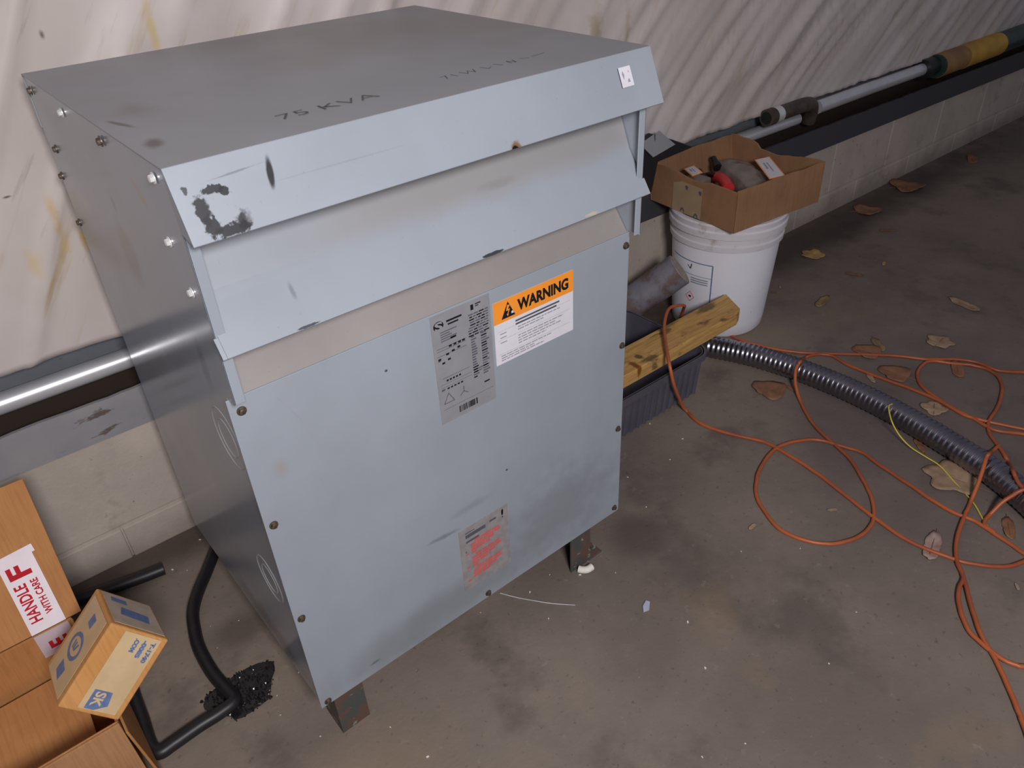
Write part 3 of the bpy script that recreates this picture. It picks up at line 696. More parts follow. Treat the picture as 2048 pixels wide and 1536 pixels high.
# measured floor paths and positions (metres)
CORD = {
  'A': [(1.136, 0.215, 0.004), (1.129, 0.196, 0.004), (1.122, 0.177, 0.004), (1.117, 0.16, 0.004), (1.115, 0.145, 0.004), (1.115, 0.132, 0.004), (1.117, 0.118, 0.004), (1.121, 0.101, 0.004), (1.127, 0.083, 0.004), (1.134, 0.064, 0.004), (1.144, 0.042, 0.004), (1.155, 0.02, 0.004), (1.164, 0.001, 0.004), (1.168, -0.01, 0.004), (1.169, -0.019, 0.004), (1.17, -0.033, 0.004), (1.169, -0.059, 0.004), (1.167, -0.091, 0.004), (1.165, -0.121, 0.004), (1.161, -0.144, 0.004), (1.158, -0.166, 0.004), (1.153, -0.19, 0.004), (1.146, -0.219, 0.004), (1.139, -0.249, 0.004), (1.132, -0.276, 0.004), (1.128, -0.295, 0.004), (1.124, -0.311, 0.004), (1.121, -0.33, 0.004), (1.117, -0.352, 0.004), (1.113, -0.377, 0.004), (1.113, -0.402, 0.004), (1.116, -0.426, 0.004), (1.122, -0.451, 0.004), (1.128, -0.471, 0.004), (1.131, -0.483, 0.004), (1.134, -0.491, 0.004), (1.138, -0.5, 0.004), (1.146, -0.512, 0.004), (1.155, -0.525, 0.004), (1.164, -0.537, 0.004), (1.173, -0.546, 0.004), (1.181, -0.554, 0.004), (1.191, -0.561, 0.004), (1.2, -0.566, 0.004), (1.211, -0.57, 0.004), (1.225, -0.575, 0.004), (1.247, -0.58, 0.004), (1.263, -0.588, 0.013), (1.276, -0.596, 0.024)],
  'B': [(1.244, -0.614, 0.004), (1.245, -0.598, 0.004), (1.245, -0.581, 0.004), (1.246, -0.566, 0.004), (1.248, -0.554, 0.004), (1.251, -0.545, 0.004), (1.253, -0.535, 0.004), (1.255, -0.524, 0.004), (1.257, -0.513, 0.004), (1.259, -0.502, 0.004), (1.262, -0.489, 0.004), (1.264, -0.475, 0.004), (1.266, -0.461, 0.004), (1.264, -0.448, 0.004), (1.261, -0.435, 0.004), (1.259, -0.421, 0.004), (1.259, -0.404, 0.004), (1.261, -0.386, 0.004), (1.263, -0.368, 0.004), (1.266, -0.352, 0.004), (1.27, -0.336, 0.004), (1.274, -0.317, 0.004), (1.278, -0.291, 0.004), (1.284, -0.261, 0.004), (1.288, -0.235, 0.004), (1.293, -0.216, 0.004), (1.298, -0.201, 0.004), (1.3, -0.187, 0.004), (1.297, -0.171, 0.004), (1.292, -0.157, 0.004), (1.287, -0.142, 0.004), (1.281, -0.125, 0.004), (1.276, -0.108, 0.004), (1.268, -0.093, 0.004), (1.259, -0.082, 0.004), (1.248, -0.073, 0.004), (1.235, -0.065, 0.004), (1.219, -0.056, 0.004), (1.201, -0.049, 0.004), (1.182, -0.044, 0.004), (1.162, -0.043, 0.004), (1.142, -0.045, 0.004), (1.121, -0.049, 0.004), (1.1, -0.055, 0.004), (1.078, -0.062, 0.004), (1.056, -0.071, 0.004), (1.036, -0.083, 0.004), (1.015, -0.096, 0.004), (0.998, -0.111, 0.004), (0.985, -0.126, 0.004), (0.975, -0.143, 0.004), (0.966, -0.16, 0.004), (0.958, -0.176, 0.004), (0.952, -0.191, 0.004), (0.949, -0.205, 0.004), (0.949, -0.218, 0.004), (0.951, -0.231, 0.004), (0.954, -0.243, 0.004), (0.959, -0.256, 0.004), (0.966, -0.27, 0.004), (0.974, -0.282, 0.004), (0.982, -0.291, 0.004), (0.991, -0.3, 0.004), (1.002, -0.307, 0.004), (1.016, -0.314, 0.004), (1.033, -0.321, 0.004), (1.049, -0.325, 0.004), (1.064, -0.327, 0.004), (1.08, -0.327, 0.004), (1.095, -0.325, 0.004), (1.109, -0.322, 0.004), (1.123, -0.316, 0.004), (1.137, -0.309, 0.004), (1.151, -0.3, 0.004), (1.166, -0.289, 0.004), (1.18, -0.277, 0.004), (1.192, -0.264, 0.004), (1.205, -0.25, 0.004), (1.217, -0.235, 0.004), (1.23, -0.219, 0.004), (1.243, -0.203, 0.004), (1.254, -0.187, 0.004), (1.264, -0.169, 0.004), (1.271, -0.151, 0.004), (1.278, -0.134, 0.004), (1.284, -0.118, 0.004), (1.289, -0.102, 0.004), (1.295, -0.086, 0.004), (1.302, -0.07, 0.004), (1.311, -0.053, 0.004), (1.322, -0.035, 0.004), (1.337, -0.015, 0.004), (1.354, 0.006, 0.004), (1.372, 0.026, 0.004), (1.384, 0.042, 0.009), (1.392, 0.053, 0.017), (1.399, 0.063, 0.026), (1.408, 0.072, 0.035), (1.417, 0.079, 0.044), (1.425, 0.084, 0.053), (1.435, 0.086, 0.06), (1.449, 0.088, 0.064), (1.553, 0.136, 0.004), (1.569, 0.135, 0.004), (1.583, 0.131, 0.004), (1.595, 0.125, 0.004), (1.606, 0.117, 0.004), (1.614, 0.106, 0.004), (1.62, 0.094, 0.004), (1.619, 0.078, 0.004), (1.615, 0.061, 0.004), (1.611, 0.041, 0.004), (1.611, 0.019, 0.004), (1.612, -0.005, 0.004), (1.613, -0.028, 0.004), (1.615, -0.048, 0.004), (1.617, -0.068, 0.004), (1.619, -0.086, 0.004), (1.622, -0.104, 0.004), (1.624, -0.122, 0.004), (1.625, -0.139, 0.004), (1.626, -0.157, 0.004), (1.627, -0.176, 0.004), (1.626, -0.192, 0.004), (1.625, -0.206, 0.004), (1.623, -0.218, 0.004), (1.62, -0.231, 0.004), (1.617, -0.247, 0.004), (1.613, -0.263, 0.004), (1.611, -0.278, 0.004), (1.613, -0.29, 0.004), (1.616, -0.301, 0.004), (1.621, -0.314, 0.004), (1.627, -0.331, 0.004), (1.635, -0.349, 0.004), (1.642, -0.365, 0.004), (1.647, -0.376, 0.004), (1.652, -0.386, 0.004), (1.657, -0.397, 0.004), (1.663, -0.413, 0.004), (1.67, -0.43, 0.004), (1.677, -0.447, 0.004)],
  'C': [(1.508, 0.363, 0.004), (1.508, 0.345, 0.004), (1.507, 0.328, 0.004), (1.508, 0.308, 0.004), (1.513, 0.286, 0.004), (1.52, 0.263, 0.004), (1.528, 0.24, 0.004), (1.538, 0.218, 0.004), (1.549, 0.195, 0.004), (1.562, 0.175, 0.004), (1.574, 0.157, 0.004), (1.588, 0.141, 0.004), (1.605, 0.122, 0.004), (1.63, 0.096, 0.004), (1.658, 0.066, 0.004), (1.685, 0.038, 0.004), (1.706, 0.015, 0.004), (1.726, -0.007, 0.004), (1.744, -0.029, 0.004), (1.759, -0.051, 0.004), (1.772, -0.073, 0.004), (1.786, -0.094, 0.004), (1.805, -0.113, 0.004), (1.825, -0.13, 0.004), (1.841, -0.147, 0.004), (1.853, -0.163, 0.004), (1.861, -0.178, 0.004), (1.866, -0.194, 0.004), (1.866, -0.211, 0.004), (1.863, -0.227, 0.005), (1.865, -0.244, 0.004), (1.875, -0.261, 0.004), (1.889, -0.278, 0.004), (1.905, -0.295, 0.004), (1.92, -0.314, 0.005), (1.937, -0.333, 0.005), (1.954, -0.352, 0.004)],
  'D': [(1.351, -0.517, 0.063), (1.357, -0.507, 0.063), (1.362, -0.498, 0.063), (1.369, -0.487, 0.064), (1.381, -0.475, 0.066), (1.399, -0.461, 0.067), (1.505, -0.428, 0.004), (1.521, -0.413, 0.004), (1.536, -0.399, 0.004), (1.549, -0.385, 0.004), (1.56, -0.373, 0.004), (1.57, -0.362, 0.004), (1.58, -0.352, 0.004), (1.593, -0.343, 0.004), (1.608, -0.335, 0.004), (1.625, -0.329, 0.004), (1.645, -0.325, 0.004), (1.669, -0.322, 0.004), (1.694, -0.318, 0.004), (1.722, -0.312, 0.004), (1.752, -0.303, 0.004), (1.779, -0.294, 0.004), (1.801, -0.284, 0.004), (1.82, -0.273, 0.004), (1.834, -0.261, 0.005), (1.844, -0.249, 0.004), (1.85, -0.236, 0.004), (1.853, -0.222, 0.004), (1.852, -0.21, 0.004), (1.847, -0.197, 0.004), (1.841, -0.184, 0.005), (1.833, -0.171, 0.004), (1.823, -0.158, 0.004), (1.813, -0.144, 0.004), (1.805, -0.129, 0.004), (1.797, -0.115, 0.004), (1.786, -0.104, 0.004), (1.771, -0.099, 0.004), (1.753, -0.099, 0.004), (1.735, -0.101, 0.004), (1.718, -0.105, 0.004), (1.701, -0.111, 0.004), (1.685, -0.12, 0.004), (1.672, -0.13, 0.004), (1.66, -0.141, 0.004), (1.651, -0.154, 0.004), (1.643, -0.168, 0.004), (1.638, -0.183, 0.004), (1.633, -0.198, 0.004), (1.628, -0.214, 0.004), (1.623, -0.231, 0.004), (1.619, -0.248, 0.004), (1.617, -0.265, 0.004), (1.615, -0.283, 0.004), (1.613, -0.301, 0.004), (1.608, -0.319, 0.004), (1.604, -0.336, 0.004), (1.604, -0.353, 0.004), (1.613, -0.371, 0.004), (1.626, -0.388, 0.004), (1.637, -0.405, 0.004), (1.645, -0.422, 0.004), (1.651, -0.438, 0.004), (1.657, -0.455, 0.004)],
  'E': [(1.549, -0.385, 0.004), (1.539, -0.385, 0.004), (1.529, -0.385, 0.004), (1.519, -0.385, 0.004), (1.499, -0.387, 0.013), (1.414, -0.405, 0.067), (1.402, -0.406, 0.065), (1.385, -0.411, 0.057), (1.369, -0.416, 0.044), (1.352, -0.421, 0.03), (1.335, -0.425, 0.017), (1.317, -0.429, 0.004), (1.291, -0.435, 0.004), (1.28, -0.437, 0.004), (1.277, -0.437, 0.004), (1.266, -0.44, 0.004), (1.239, -0.446, 0.004), (1.205, -0.455, 0.004), (1.176, -0.465, 0.004), (1.155, -0.474, 0.004), (1.138, -0.483, 0.004), (1.124, -0.492, 0.004), (1.114, -0.501, 0.004), (1.106, -0.509, 0.004), (1.097, -0.516, 0.004), (1.085, -0.52, 0.004), (1.071, -0.522, 0.004), (1.058, -0.526, 0.004), (1.045, -0.531, 0.004), (1.032, -0.538, 0.004), (1.02, -0.546, 0.004), (1.006, -0.556, 0.004), (0.993, -0.568, 0.004), (0.982, -0.579, 0.004), (0.976, -0.589, 0.004), (0.973, -0.599, 0.004), (0.97, -0.608, 0.004), (0.967, -0.619, 0.004), (0.965, -0.63, 0.004), (0.964, -0.64, 0.004), (0.964, -0.65, 0.004), (0.966, -0.659, 0.004), (0.969, -0.666, 0.004), (0.97, -0.67, 0.004), (0.972, -0.673, 0.004), (0.976, -0.677, 0.004), (0.984, -0.686, 0.004), (0.994, -0.697, 0.004), (1.005, -0.707, 0.004)],
  'F': [(1.124, -0.492, 0.004), (1.117, -0.499, 0.004), (1.109, -0.507, 0.004), (1.097, -0.516, 0.004), (1.079, -0.53, 0.004), (1.057, -0.545, 0.004), (1.036, -0.56, 0.004), (1.017, -0.575, 0.004), (1, -0.588, 0.004), (0.985, -0.602, 0.004), (0.974, -0.614, 0.004), (0.965, -0.626, 0.004), (0.955, -0.638, 0.004), (0.943, -0.65, 0.004), (0.931, -0.662, 0.004), (0.919, -0.673, 0.004), (0.906, -0.685, 0.004), (0.894, -0.696, 0.004), (0.883, -0.705, 0.004), (0.876, -0.712, 0.004), (0.869, -0.717, 0.004), (0.86, -0.725, 0.004), (0.845, -0.737, 0.004), (0.828, -0.751, 0.004), (0.811, -0.765, 0.004)],
  'G': [(1.502, -0.515, 0.004), (1.48, -0.505, 0.004), (1.372, -0.511, 0.068), (1.359, -0.502, 0.063), (1.35, -0.495, 0.056), (1.343, -0.49, 0.047), (1.336, -0.485, 0.039), (1.328, -0.481, 0.031), (1.319, -0.478, 0.022), (1.311, -0.476, 0.014), (1.302, -0.474, 0.006), (1.285, -0.474, 0.004), (1.271, -0.478, 0.004), (1.264, -0.485, 0.004), (1.263, -0.494, 0.004), (1.261, -0.504, 0.004)],
}
CONDUIT = [(1.392, 0.308, 0.031), (1.414, 0.258, 0.031), (1.435, 0.199, 0.031), (1.459, 0.09, 0.031), (1.47, -0.048, 0.031), (1.462, -0.186, 0.031), (1.439, -0.318, 0.031), (1.414, -0.418, 0.031), (1.381, -0.502, 0.031), (1.338, -0.579, 0.031)]
CORDSTART = [(1.345, .44, .03), (1.325, .40, .10), (1.298, .366, .168), (1.272, .345, .195), (1.246, .346, .205), (1.208, .344, .21), (1.167, .321, .195), (1.134, .29, .182), (1.079, .233, .18), (1.058, .204, .16), (1.066, .196, .115), (1.094, .200, .065), (1.119, .202, .02)]
YEL = [(1.437, -0.17, 0.068), (1.419, -0.171, 0.072), (1.402, -0.183, 0.066), (1.39, -0.202, 0.05), (1.393, -0.224, 0.025), (1.389, -0.256, 0.012), (1.386, -0.295, 0.008), (1.381, -0.33, 0.006), (1.355, -0.377, 0.003), (1.32, -0.433, 0.003), (1.281, -0.473, 0.003), (1.261, -0.498, 0.003)]
LEAF = [(2.149, 0.494, 0.073), (2.256, 0.292, 0.03), (1.879, 0.284, 0.078), (2.162, -0.021, 0.095), (1.904, -0.072, 0.068), (1.768, 0.037, 0.068), (1.713, 0.038, 0.073), (1.363, 0.112, 0.082), (1.407, 0.081, 0.029), (1.589, -0.213, 0.056), (1.366, -0.366, 0.107), (1.667, -0.068, 0.078), (1.6, -0.037, 0.038), (1.134, -0.437, 0.082), (1.298, -0.516, 0.062), (1.425, -0.261, 0.048), (1.083, -0.245, 0.022), (0.915, -0.161, 0.023), (1.802, -0.17, 0.081), (3.459, 0.555, 0.11), (2.963, 0.586, 0.123), (2.113, 0.313, 0.053), (1.152, -0.593, 0.017), (1.871, 0.433, 0.016), (1.826, 0.424, 0.019), (1.613, 0.16, 0.014), (2.629, 0.567, 0.096), (2.509, 0.42, 0.055)]
HOSE = [(0.043, 0.585, 0.012), (0.017, 0.547, 0.012), (-0.017, 0.503, 0.012), (-0.055, 0.457, 0.012), (-0.081, 0.415, 0.012), (-0.096, 0.365, 0.012), (-0.104, 0.319, 0.012), (-0.105, 0.256, 0.012), (-0.099, 0.204, 0.012), (-0.097, 0.176, 0.012), (-0.126, 0.17, 0.012), (-0.162, 0.17, 0.012), (-0.206, 0.167, 0.012), (-0.232, 0.167, 0.012), (-0.239, 0.191, 0.012), (-0.234, 0.246, 0.012), (-0.231, 0.294, 0.012), (-0.227, 0.33, 0.012)]
RUB = [(-0.116, 0.236), (-0.133, 0.218), (-0.131, 0.166), (-0.1, 0.132), (-0.062, 0.156), (-0.03, 0.194), (-0.05, 0.226), (-0.082, 0.24)]
FLECK_PTS = [(0.507, 0.028), (0.552, -0.013), (0.448, 0.021), (0.433, -0.051), (0.936, -0.263), (0.737, -0.453), (0.622, -0.231), (0.568, -0.316), (0.505, -0.448), (0.435, -0.417), (0.918, -0.159), (1.038, 0.133), (1.025, 0.228), (0.956, 0.102), (0.837, 0.126), (0.029, 0.105), (-0.072, 0.218), (0.023, 0.542), (0.006, 0.612), (-0.071, 0.566), (0.034, 0.134), (0.084, -0.041), (-0.014, 0.023), (0.102, -0.126)]

# ------------------------------------------------------------------ left: open carton, parcel, hose, gravel
ct = thing('open_carton', (-.48, .23, 0), 'large open brown carton with raised rear flap and HANDLE WITH CARE tape', 'cardboard box')
X0, X1, Y0, Y1, H, T = -.70, -.2555, .104, .356, .20, .004
b = MB()
b.box(X0, X1, Y0, Y1, .001, .005)
b.box(X0, X1-.001, Y0, Y0+T, .005, H); b.box(X0, X1-.001, Y1-T, Y1, .005, H); b.box(X0, X0+T, Y0+T, Y1-T, .005, H)
b.prism([(X1-T, Y0+T, .005), (X1-T, Y1-T, .005), (X1-T, Y1-T, H), (X1-T, .235, .172), (X1-T, .18, .174), (X1-T, Y0+T, .198)], (T, 0, 0))
b.build('box_body', m_card2, ct, bevel=.0015)
b = MB(); b.prism([(X0, Y1, H), (-.240, Y1, H), (-.229, .500, .392), (X0, .500, .392)], (0, .004, -.003)); b.build('flap', m_card2, ct, bevel=.001)
b = MB(); b.prism([(X0, Y0-.001, H+.001), (X1, Y0-.001, H+.001), (X1+.004, Y0-.016, .035), (X0, Y0-.016, .035)], (0, -.004, 0)); b.build('flap', m_card, ct, bevel=.001)
b = MB(); b.prism([(X1+.001, Y0, .170), (X1+.001, Y1, .170), (X1+.012, Y1-.01, .03), (X1+.012, Y0+.004, .03)], (.004, 0, 0)); b.build('flap', m_card2, ct, bevel=.001)
b = MB(); b.prism([(X0+.02, Y0+.03, .060), (-.300, Y0+.03, .075), (-.285, Y1-.02, .110), (X0+.02, Y1-.02, .100)], (0, 0, .004)); b.build('inner_flap', m_card2, ct)
# the tape: up the raised flap and over the fold
fu = Vector((0, .144, .192)).normalized()
def tapeframe(x, s): return frame(Vector((x, Y1, H))+fu*s+Vector((0, -.8, .6)).normalized()*.001, (1, 0, 0), fu)
fm = tapeframe(-.316, .000)
decal_w = .052
tp = decal(fm, decal_w, .130, .0004, 'packing_tape', m_tapew, ct)
fv = frame((-.315, Y1-T-.0015, .148), (1, 0, 0), (0, 0, 1))
decal(fv, .052, .052, .0004, 'tape_tail', m_tapew, tp)
decal(fm @ Matrix.Translation((-.045, .118, .0004)) @ Matrix.Rotation(.06, 4, 'Z'), .102, .013, .0004, 'tape_fold', m_tapew, tp)
fr = fm @ Matrix.Translation((.048, .004, 0)) @ Matrix.Rotation(PI/2, 4, 'Z')      # text reads up the flap
text('HANDLE', .0245, m_redtape, tp, fr, .012, .024, .0007, bold=.0006, width=.066)
text('WITH CARE', .0150, m_redtape, tp, fr, .018, .006, .0007, bold=.0004, width=.062)
text('F', .044, m_redtape, tp, fr, .087, .009, .0007, bold=.0016, width=.021)
frv = fv @ Matrix.Translation((.048, 0, 0)) @ Matrix.Rotation(PI/2, 4, 'Z')
text('E', .036, m_redtape, tp, frv, .012, .008, .0007, bold=.0014, width=.017)

# parcel lodged on the carton's right edge
da = Vector((.021, .972, -.232)).normalized(); dg = Vector((-.790, -.126, -.599)); dg = (dg-da*dg.dot(da)).normalized(); dc = dg.cross(da)*-1
if dc.x < 0: dc = -dc
LA, LC, LG = .116, .089, .129
P0 = Vector((-.207, .135, .350))
pc = thing('parcel', P0+dc*LC+dg*LG, 'small taped parcel with blue printing tilted on the edge of the open carton', 'cardboard box')
b = MB(); c8 = [P0+da*(LA*i)+dc*(LC*j)+dg*(LG*k) for i in (0, 1) for j in (0, 1) for k in (0, 1)]
b.add(c8, [(0,1,3,2), (4,6,7,5), (0,4,5,1), (2,3,7,6), (0,2,6,4), (1,5,7,3)])
b.build('box_body', m_parcel, pc, bevel=.003, bseg=3)
f2 = frame(P0-da*.0006, dg, dc)      # front face: u down the long edge, v to the right
lb = decal(f2 @ Matrix.Translation((.004, .024, 0)), .118, .055, .0004, 'printed_panel', m_parcel_lbl, pc)
for s_, u, v, sz, wd in (('T-1740', .010, .068, .0085, .032), ('-0085', .010, .056, .0085, .027), ('.COM', .010, .044, .0085, .021)):
    text(s_, sz, m_blue, lb, f2, u, v, .0008, bold=.0006, width=wd)
polys([[(.092, .032), (.121, .032), (.121, .046), (.112, .062), (.092, .058)]], f2, .0007, 'blue_block', m_blue, lb)
text('SK', .020, m_parcel_lbl, lb, f2, .094, .037, .0010, bold=.0006, width=.022)
f1 = frame(P0-dc*.0006, da, dg)      # upper left face
l1 = decal(f1 @ Matrix.Translation((.012, .006, 0)), .092, .118, .0004, 'film_tape', m_parcel_lbl, pc)
ov = [(.060+.026*math.cos(a), .068+.019*math.sin(a)) for a in [2*PI*k/30 for k in range(30)]]
iv = [(.060+.020*math.cos(a), .068+.013*math.sin(a)) for a in [2*PI*k/30 for k in range(30)]]
b = MB(); b.add([f1 @ Vector((p[0], p[1], .0007)) for p in ov+iv], [(k, (k+1) % 30, 30+(k+1) % 30, 30+k) for k in range(30)]); b.build('oval_logo', m_blue, l1)
polys([[(.050, .062), (.054, .062), (.060, .074), (.056, .074)], [(.060, .062), (.064, .062), (.064, .074), (.060, .074)], [(.068, .062), (.072, .062), (.070, .074), (.066, .074)], [(.046, .098), (.072, .094), (.074, .112), (.050, .116)], [(.046, .020), (.066, .018), (.068, .034), (.050, .036)]], f1, .0007, 'logo_strokes', m_blue, l1)
f3 = frame(P0-dg*.0006, dc, da)
l3 = decal(f3 @ Matrix.Translation((.006, .008, 0)), .078, .100, .0005, 'film_tape', m_tape, pc)
polys([[(.022, .040), (.066, .034), (.070, .060), (.028, .066)], [(.016, .082), (.040, .080), (.042, .094), (.018, .096)]], f3, .0009, 'smudged_print', m_blue, l3)

hs = MB().tube(crom(HOSE, 5), .012, 12, radii=None).build('rubber_hose', m_hose, smooth=50)
tag(hs, 'bent black rubber hose on the floor left of the transformer', 'hose')
hp = MB().tube(crom([(-.30, .618, .013), (-.2, .592, .013), (-.13, .576, .013), (-.085, .568, .013)], 5), .013, 12).build('rubber_hose', m_hose, smooth=50)
tag(hp, 'short straight black hose end lying against the block wall', 'hose')
b = MB(); R = random.Random(2)
for i in range(420):
    a = R.uniform(0, 2*PI); q = math.sqrt(R.random()); x = -.078+.060*q*math.cos(a)*(1+.25*math.sin(3*a)); y = .188+.058*q*math.sin(a)*(1+.2*math.cos(2*a))
    r = R.uniform(.0012, .0030); h = max(0, .005*(1-q))
    m = Matrix.Translation((x, y, r*.5+h*R.random())) @ Matrix.Rotation(R.uniform(0, 6), 4, Vector((R.random(), R.random(), R.random()+.1)).normalized()) @ Matrix.Diagonal((r*R.uniform(.7, 1.3), r*R.uniform(.7, 1.3), r*.8, 1))
    b.add([m @ Vector(v) for v in ((1,0,0), (-1,0,0), (0,1,0), (0,-1,0), (0,0,1), (0,0,-1))], [(0,2,4), (2,1,4), (1,3,4), (3,0,4), (2,0,5), (1,2,5), (3,1,5), (0,3,5)])
b.add([(-.078+(.058+.006*N.noise(Vector((math.cos(a)*4, math.sin(a)*4, 1))))*math.cos(a)*(1+.25*math.sin(3*a)), .188+(.055+.006*N.noise(Vector((math.cos(a)*5, math.sin(a)*5, 3))))*math.sin(a)*(1+.2*math.cos(2*a)), .0014) for a in [2*PI*k/90 for k in range(90)]], [tuple(range(90))])
gv = b.build('gravel_spill', m_gravel); tag(gv, 'patch of loose black grit around the bent hose', 'grit'); gv['kind'] = 'stuff'

# ------------------------------------------------------------------ right: bucket, tray, crate, board, stub
BC = (1.577, .457, 0); BH = .360
bt = thing('plastic_bucket', BC, 'white plastic bucket with dirty rim carrying the cardboard tray', 'bucket')
b = MB(); b.lathe([(.0, .003), (.128, .003), (.133, .010), (.136, .04), (.1515, .285), (.1515, .300), (.1475, .300), (.131, .02), (.0, .012)], BC, 64); b.build('bucket_body', m_bucket, bt, smooth=35)
b = MB(); b.lathe([(.149, .283), (.158, .283), (.159, .298), (.155, .301), (.156, .318), (.163, .321), (.164, .338), (.160, .342), (.162, .356), (.158, .360), (.148, .360), (.148, .283)], BC, 64, closed=True); b.build('rim', m_rim, bt, smooth=30)
b = MB(); b.lathe([(.0, .350), (.150, .350), (.150, .354), (.0, .354)], BC, 48); b.build('lid', m_rim, bt)
b = MB(); b.tube([(1.577+.163, .457-.035, .315), (1.577+.170, .457-.050, .300), (1.577+.168, .457-.075, .270)], .003, 8); b.build('handle_end', m_coupl, bt)
# printed frame on the bucket: curved strips following the wall
def bucket_pt(a, z, e=.0006):
    r = .136+(z-.04)*(.1515-.136)/.245+e
    return Vector((BC[0]+r*math.cos(a), BC[1]+r*math.sin(a), z))
def strip(b, a0, z0, a1, z1, wd, n=14, e=.0006):
    A = []
    for i in range(n+1):
        k = i/n; a = a0+(a1-a0)*k; z = z0+(z1-z0)*k
        if abs(a1-a0)*.14 > abs(z1-z0): A.append((bucket_pt(a, z-wd, e), bucket_pt(a, z+wd, e)))
        else: A.append((bucket_pt(a-wd/.145, z, e), bucket_pt(a+wd/.145, z, e)))
    v = [p for q in A for p in q]; b.add(v, [(2*i, 2*i+1, 2*i+3, 2*i+2) for i in range(n)])
aR, aL = math.radians(206), math.radians(150)
b = MB(); strip(b, aL, .236, aR, .236, .0014); strip(b, aR, .236, aR, .09, .0016); strip(b, aL, .195, aR, .195, .0007)
b.build('printed_frame', m_blue, bt)
b = MB()
for k in range(3): strip(b, math.radians(181), .186-k*.007, math.radians(202), .186-k*.007, .0018)
b.build('printed_lines', m_ink2, bt)
b = MB(); strip(b, math.radians(176), .222, math.radians(180), .212, .0020); strip(b, math.radians(180), .212, math.radians(181.5), .228, .0020); b.build('printed_mark', m_ink3, bt)
ac, zc = math.radians(181), .124
b = MB()
for (p, q) in (((-.10, 0), (0, .016)), ((0, .016), (.10, 0)), ((.10, 0), (0, -.016)), ((0, -.016), (-.10, 0))):
    A, B_ = bucket_pt(ac+p[0], zc+p[1], .0008), bucket_pt(ac+q[0], zc+q[1], .0008); b.tube([A, B_], .0008, 6)
b.build('hazard_diamond', m_red, bt)
b = MB(); strip(b, ac-.03, zc, ac+.03, zc, .003, 6, .0008); b.build('hazard_symbol', m_ink, bt)

# cardboard tray on the bucket
TO = Vector((1.421, .323, .3605)); ta = Vector((.030, .314, 0)); tb_ = Vector((.335, -.032, 0)); TH = .114
ty = thing('cardboard_tray', TO+ta*.5+tb_*.5, 'open brown cardboard tray on the white bucket holding packaged parts', 'cardboard box')
def wall(p, q, zt, inn, torn=None):
    d = (q-p); L = d.length; n = 24; top = []
    for i in range(n+1):
        k = i/n; z = zt
        if torn: z += torn(k)
        q_ = p+d*k; fl = ((q_-TO).dot(ta)/ta.length_squared)**2
        top.append(q_+Vector((-.003*fl, .016*fl, z)))
    return [p, q]+top[::-1], inn
b = MB()
nA = Vector((ta.y, -ta.x, 0)).normalized(); nB = Vector((-tb_.y, tb_.x, 0)).normalized()
if nB.y < 0: nB = -nB
for args in (wall(TO, TO+ta, TH, nA*.004, lambda k: -.004+.003*N.noise(Vector((k*7, 0, 1)))-(.008 if .3 < k < .66 else 0)*math.sin((k-.3)/.36*PI)),
             wall(TO, TO+tb_, TH, nB*.004, lambda k: .004*N.noise(Vector((k*6, 3, 1)))),
             wall(TO+ta, TO+ta+tb_, TH, -nB*.004, lambda k: .004*N.noise(Vector((k*5, 5, 1)))),
             wall(TO+tb_, TO+tb_+ta, TH, -nA*.004, lambda k: .003*N.noise(Vector((k*9, 7, 1)))-(.020*min(1, max(0, (.72-k)/.06))*min(1, max(0, (k-.15)/.3)))+.004*k)):
    b.prism(*args)
e1, e2 = ta.normalized()*.002, tb_.normalized()*.002
b.prism([TO+e1+e2, TO+tb_+e1-e2, TO+tb_+ta-e1-e2, TO+ta-e1+e2], (0, 0, .004))
b.build('tray_body', m_tray, ty, bevel=.0008)
fm = frame(TO+ta*(.225/.312)-nA*.0006, -ta, (0, 0, 1))
tpp = decal(fm @ Matrix.Translation((0, .001, 0)), .108, .086, .0004, 'paper_tape', plain('tan_paper_tape', lin(160, 136, 108), .5, 0, .06), ty)
for u, v in ((.044, .078), (.094, .076)):
    polys([[(u, v), (u+.006, v+.003), (u+.012, v), (u+.010, v-.010), (u+.004, v-.008)]], fm, .0008, 'printed_mark', m_ink3, tpp)
for u, v in ((.040, .004), (.091, .0015)):
    polys([[(u+.008*math.cos(a), v+.012*math.sin(a)) for a in [PI*k/10 for k in range(11)]] + [(u+.004*math.cos(a), v+.006*math.sin(a)) for a in [PI-PI*k/10 for k in range(11)]]], fm, .0008, 'printed_mark', m_ink3, tpp)
# what lies in the tray
ZF = .3655
b = MB(); n = 12; grid = []
C4 = [Vector((1.560, .385, .435)), Vector((1.640, .350, .440)), Vector((1.715, .530, .446)), Vector((1.675, .600, .440))]
for j in range(n+1):
    for i in range(n+1):
        u, v = i/n, j/n
        p = C4[0].lerp(C4[1], u).lerp(C4[3].lerp(C4[2], u), v)
        h = .016*(math.sin(PI*u)*math.sin(PI*v))**.6+.006*N.noise(Vector((u*5, v*6, 2)))
        grid.append((p.x, p.y, p.z+h-.010))
b.add(grid, [(j*(n+1)+i, j*(n+1)+i+1, (j+1)*(n+1)+i+1, (j+1)*(n+1)+i) for j in range(n) for i in range(n)])
base = [(g[0], g[1], ZF+.0005) for g in grid]
b.add(base, [(j*(n+1)+i, (j+1)*(n+1)+i, (j+1)*(n+1)+i+1, j*(n+1)+i+1) for j in range(n) for i in range(n)])
rim_idx = [i for i in range(n+1)]+[j*(n+1)+n for j in range(1, n+1)]+[n*(n+1)+i for i in range(n-1, -1, -1)]+[j*(n+1) for j in range(n-1, 0, -1)]
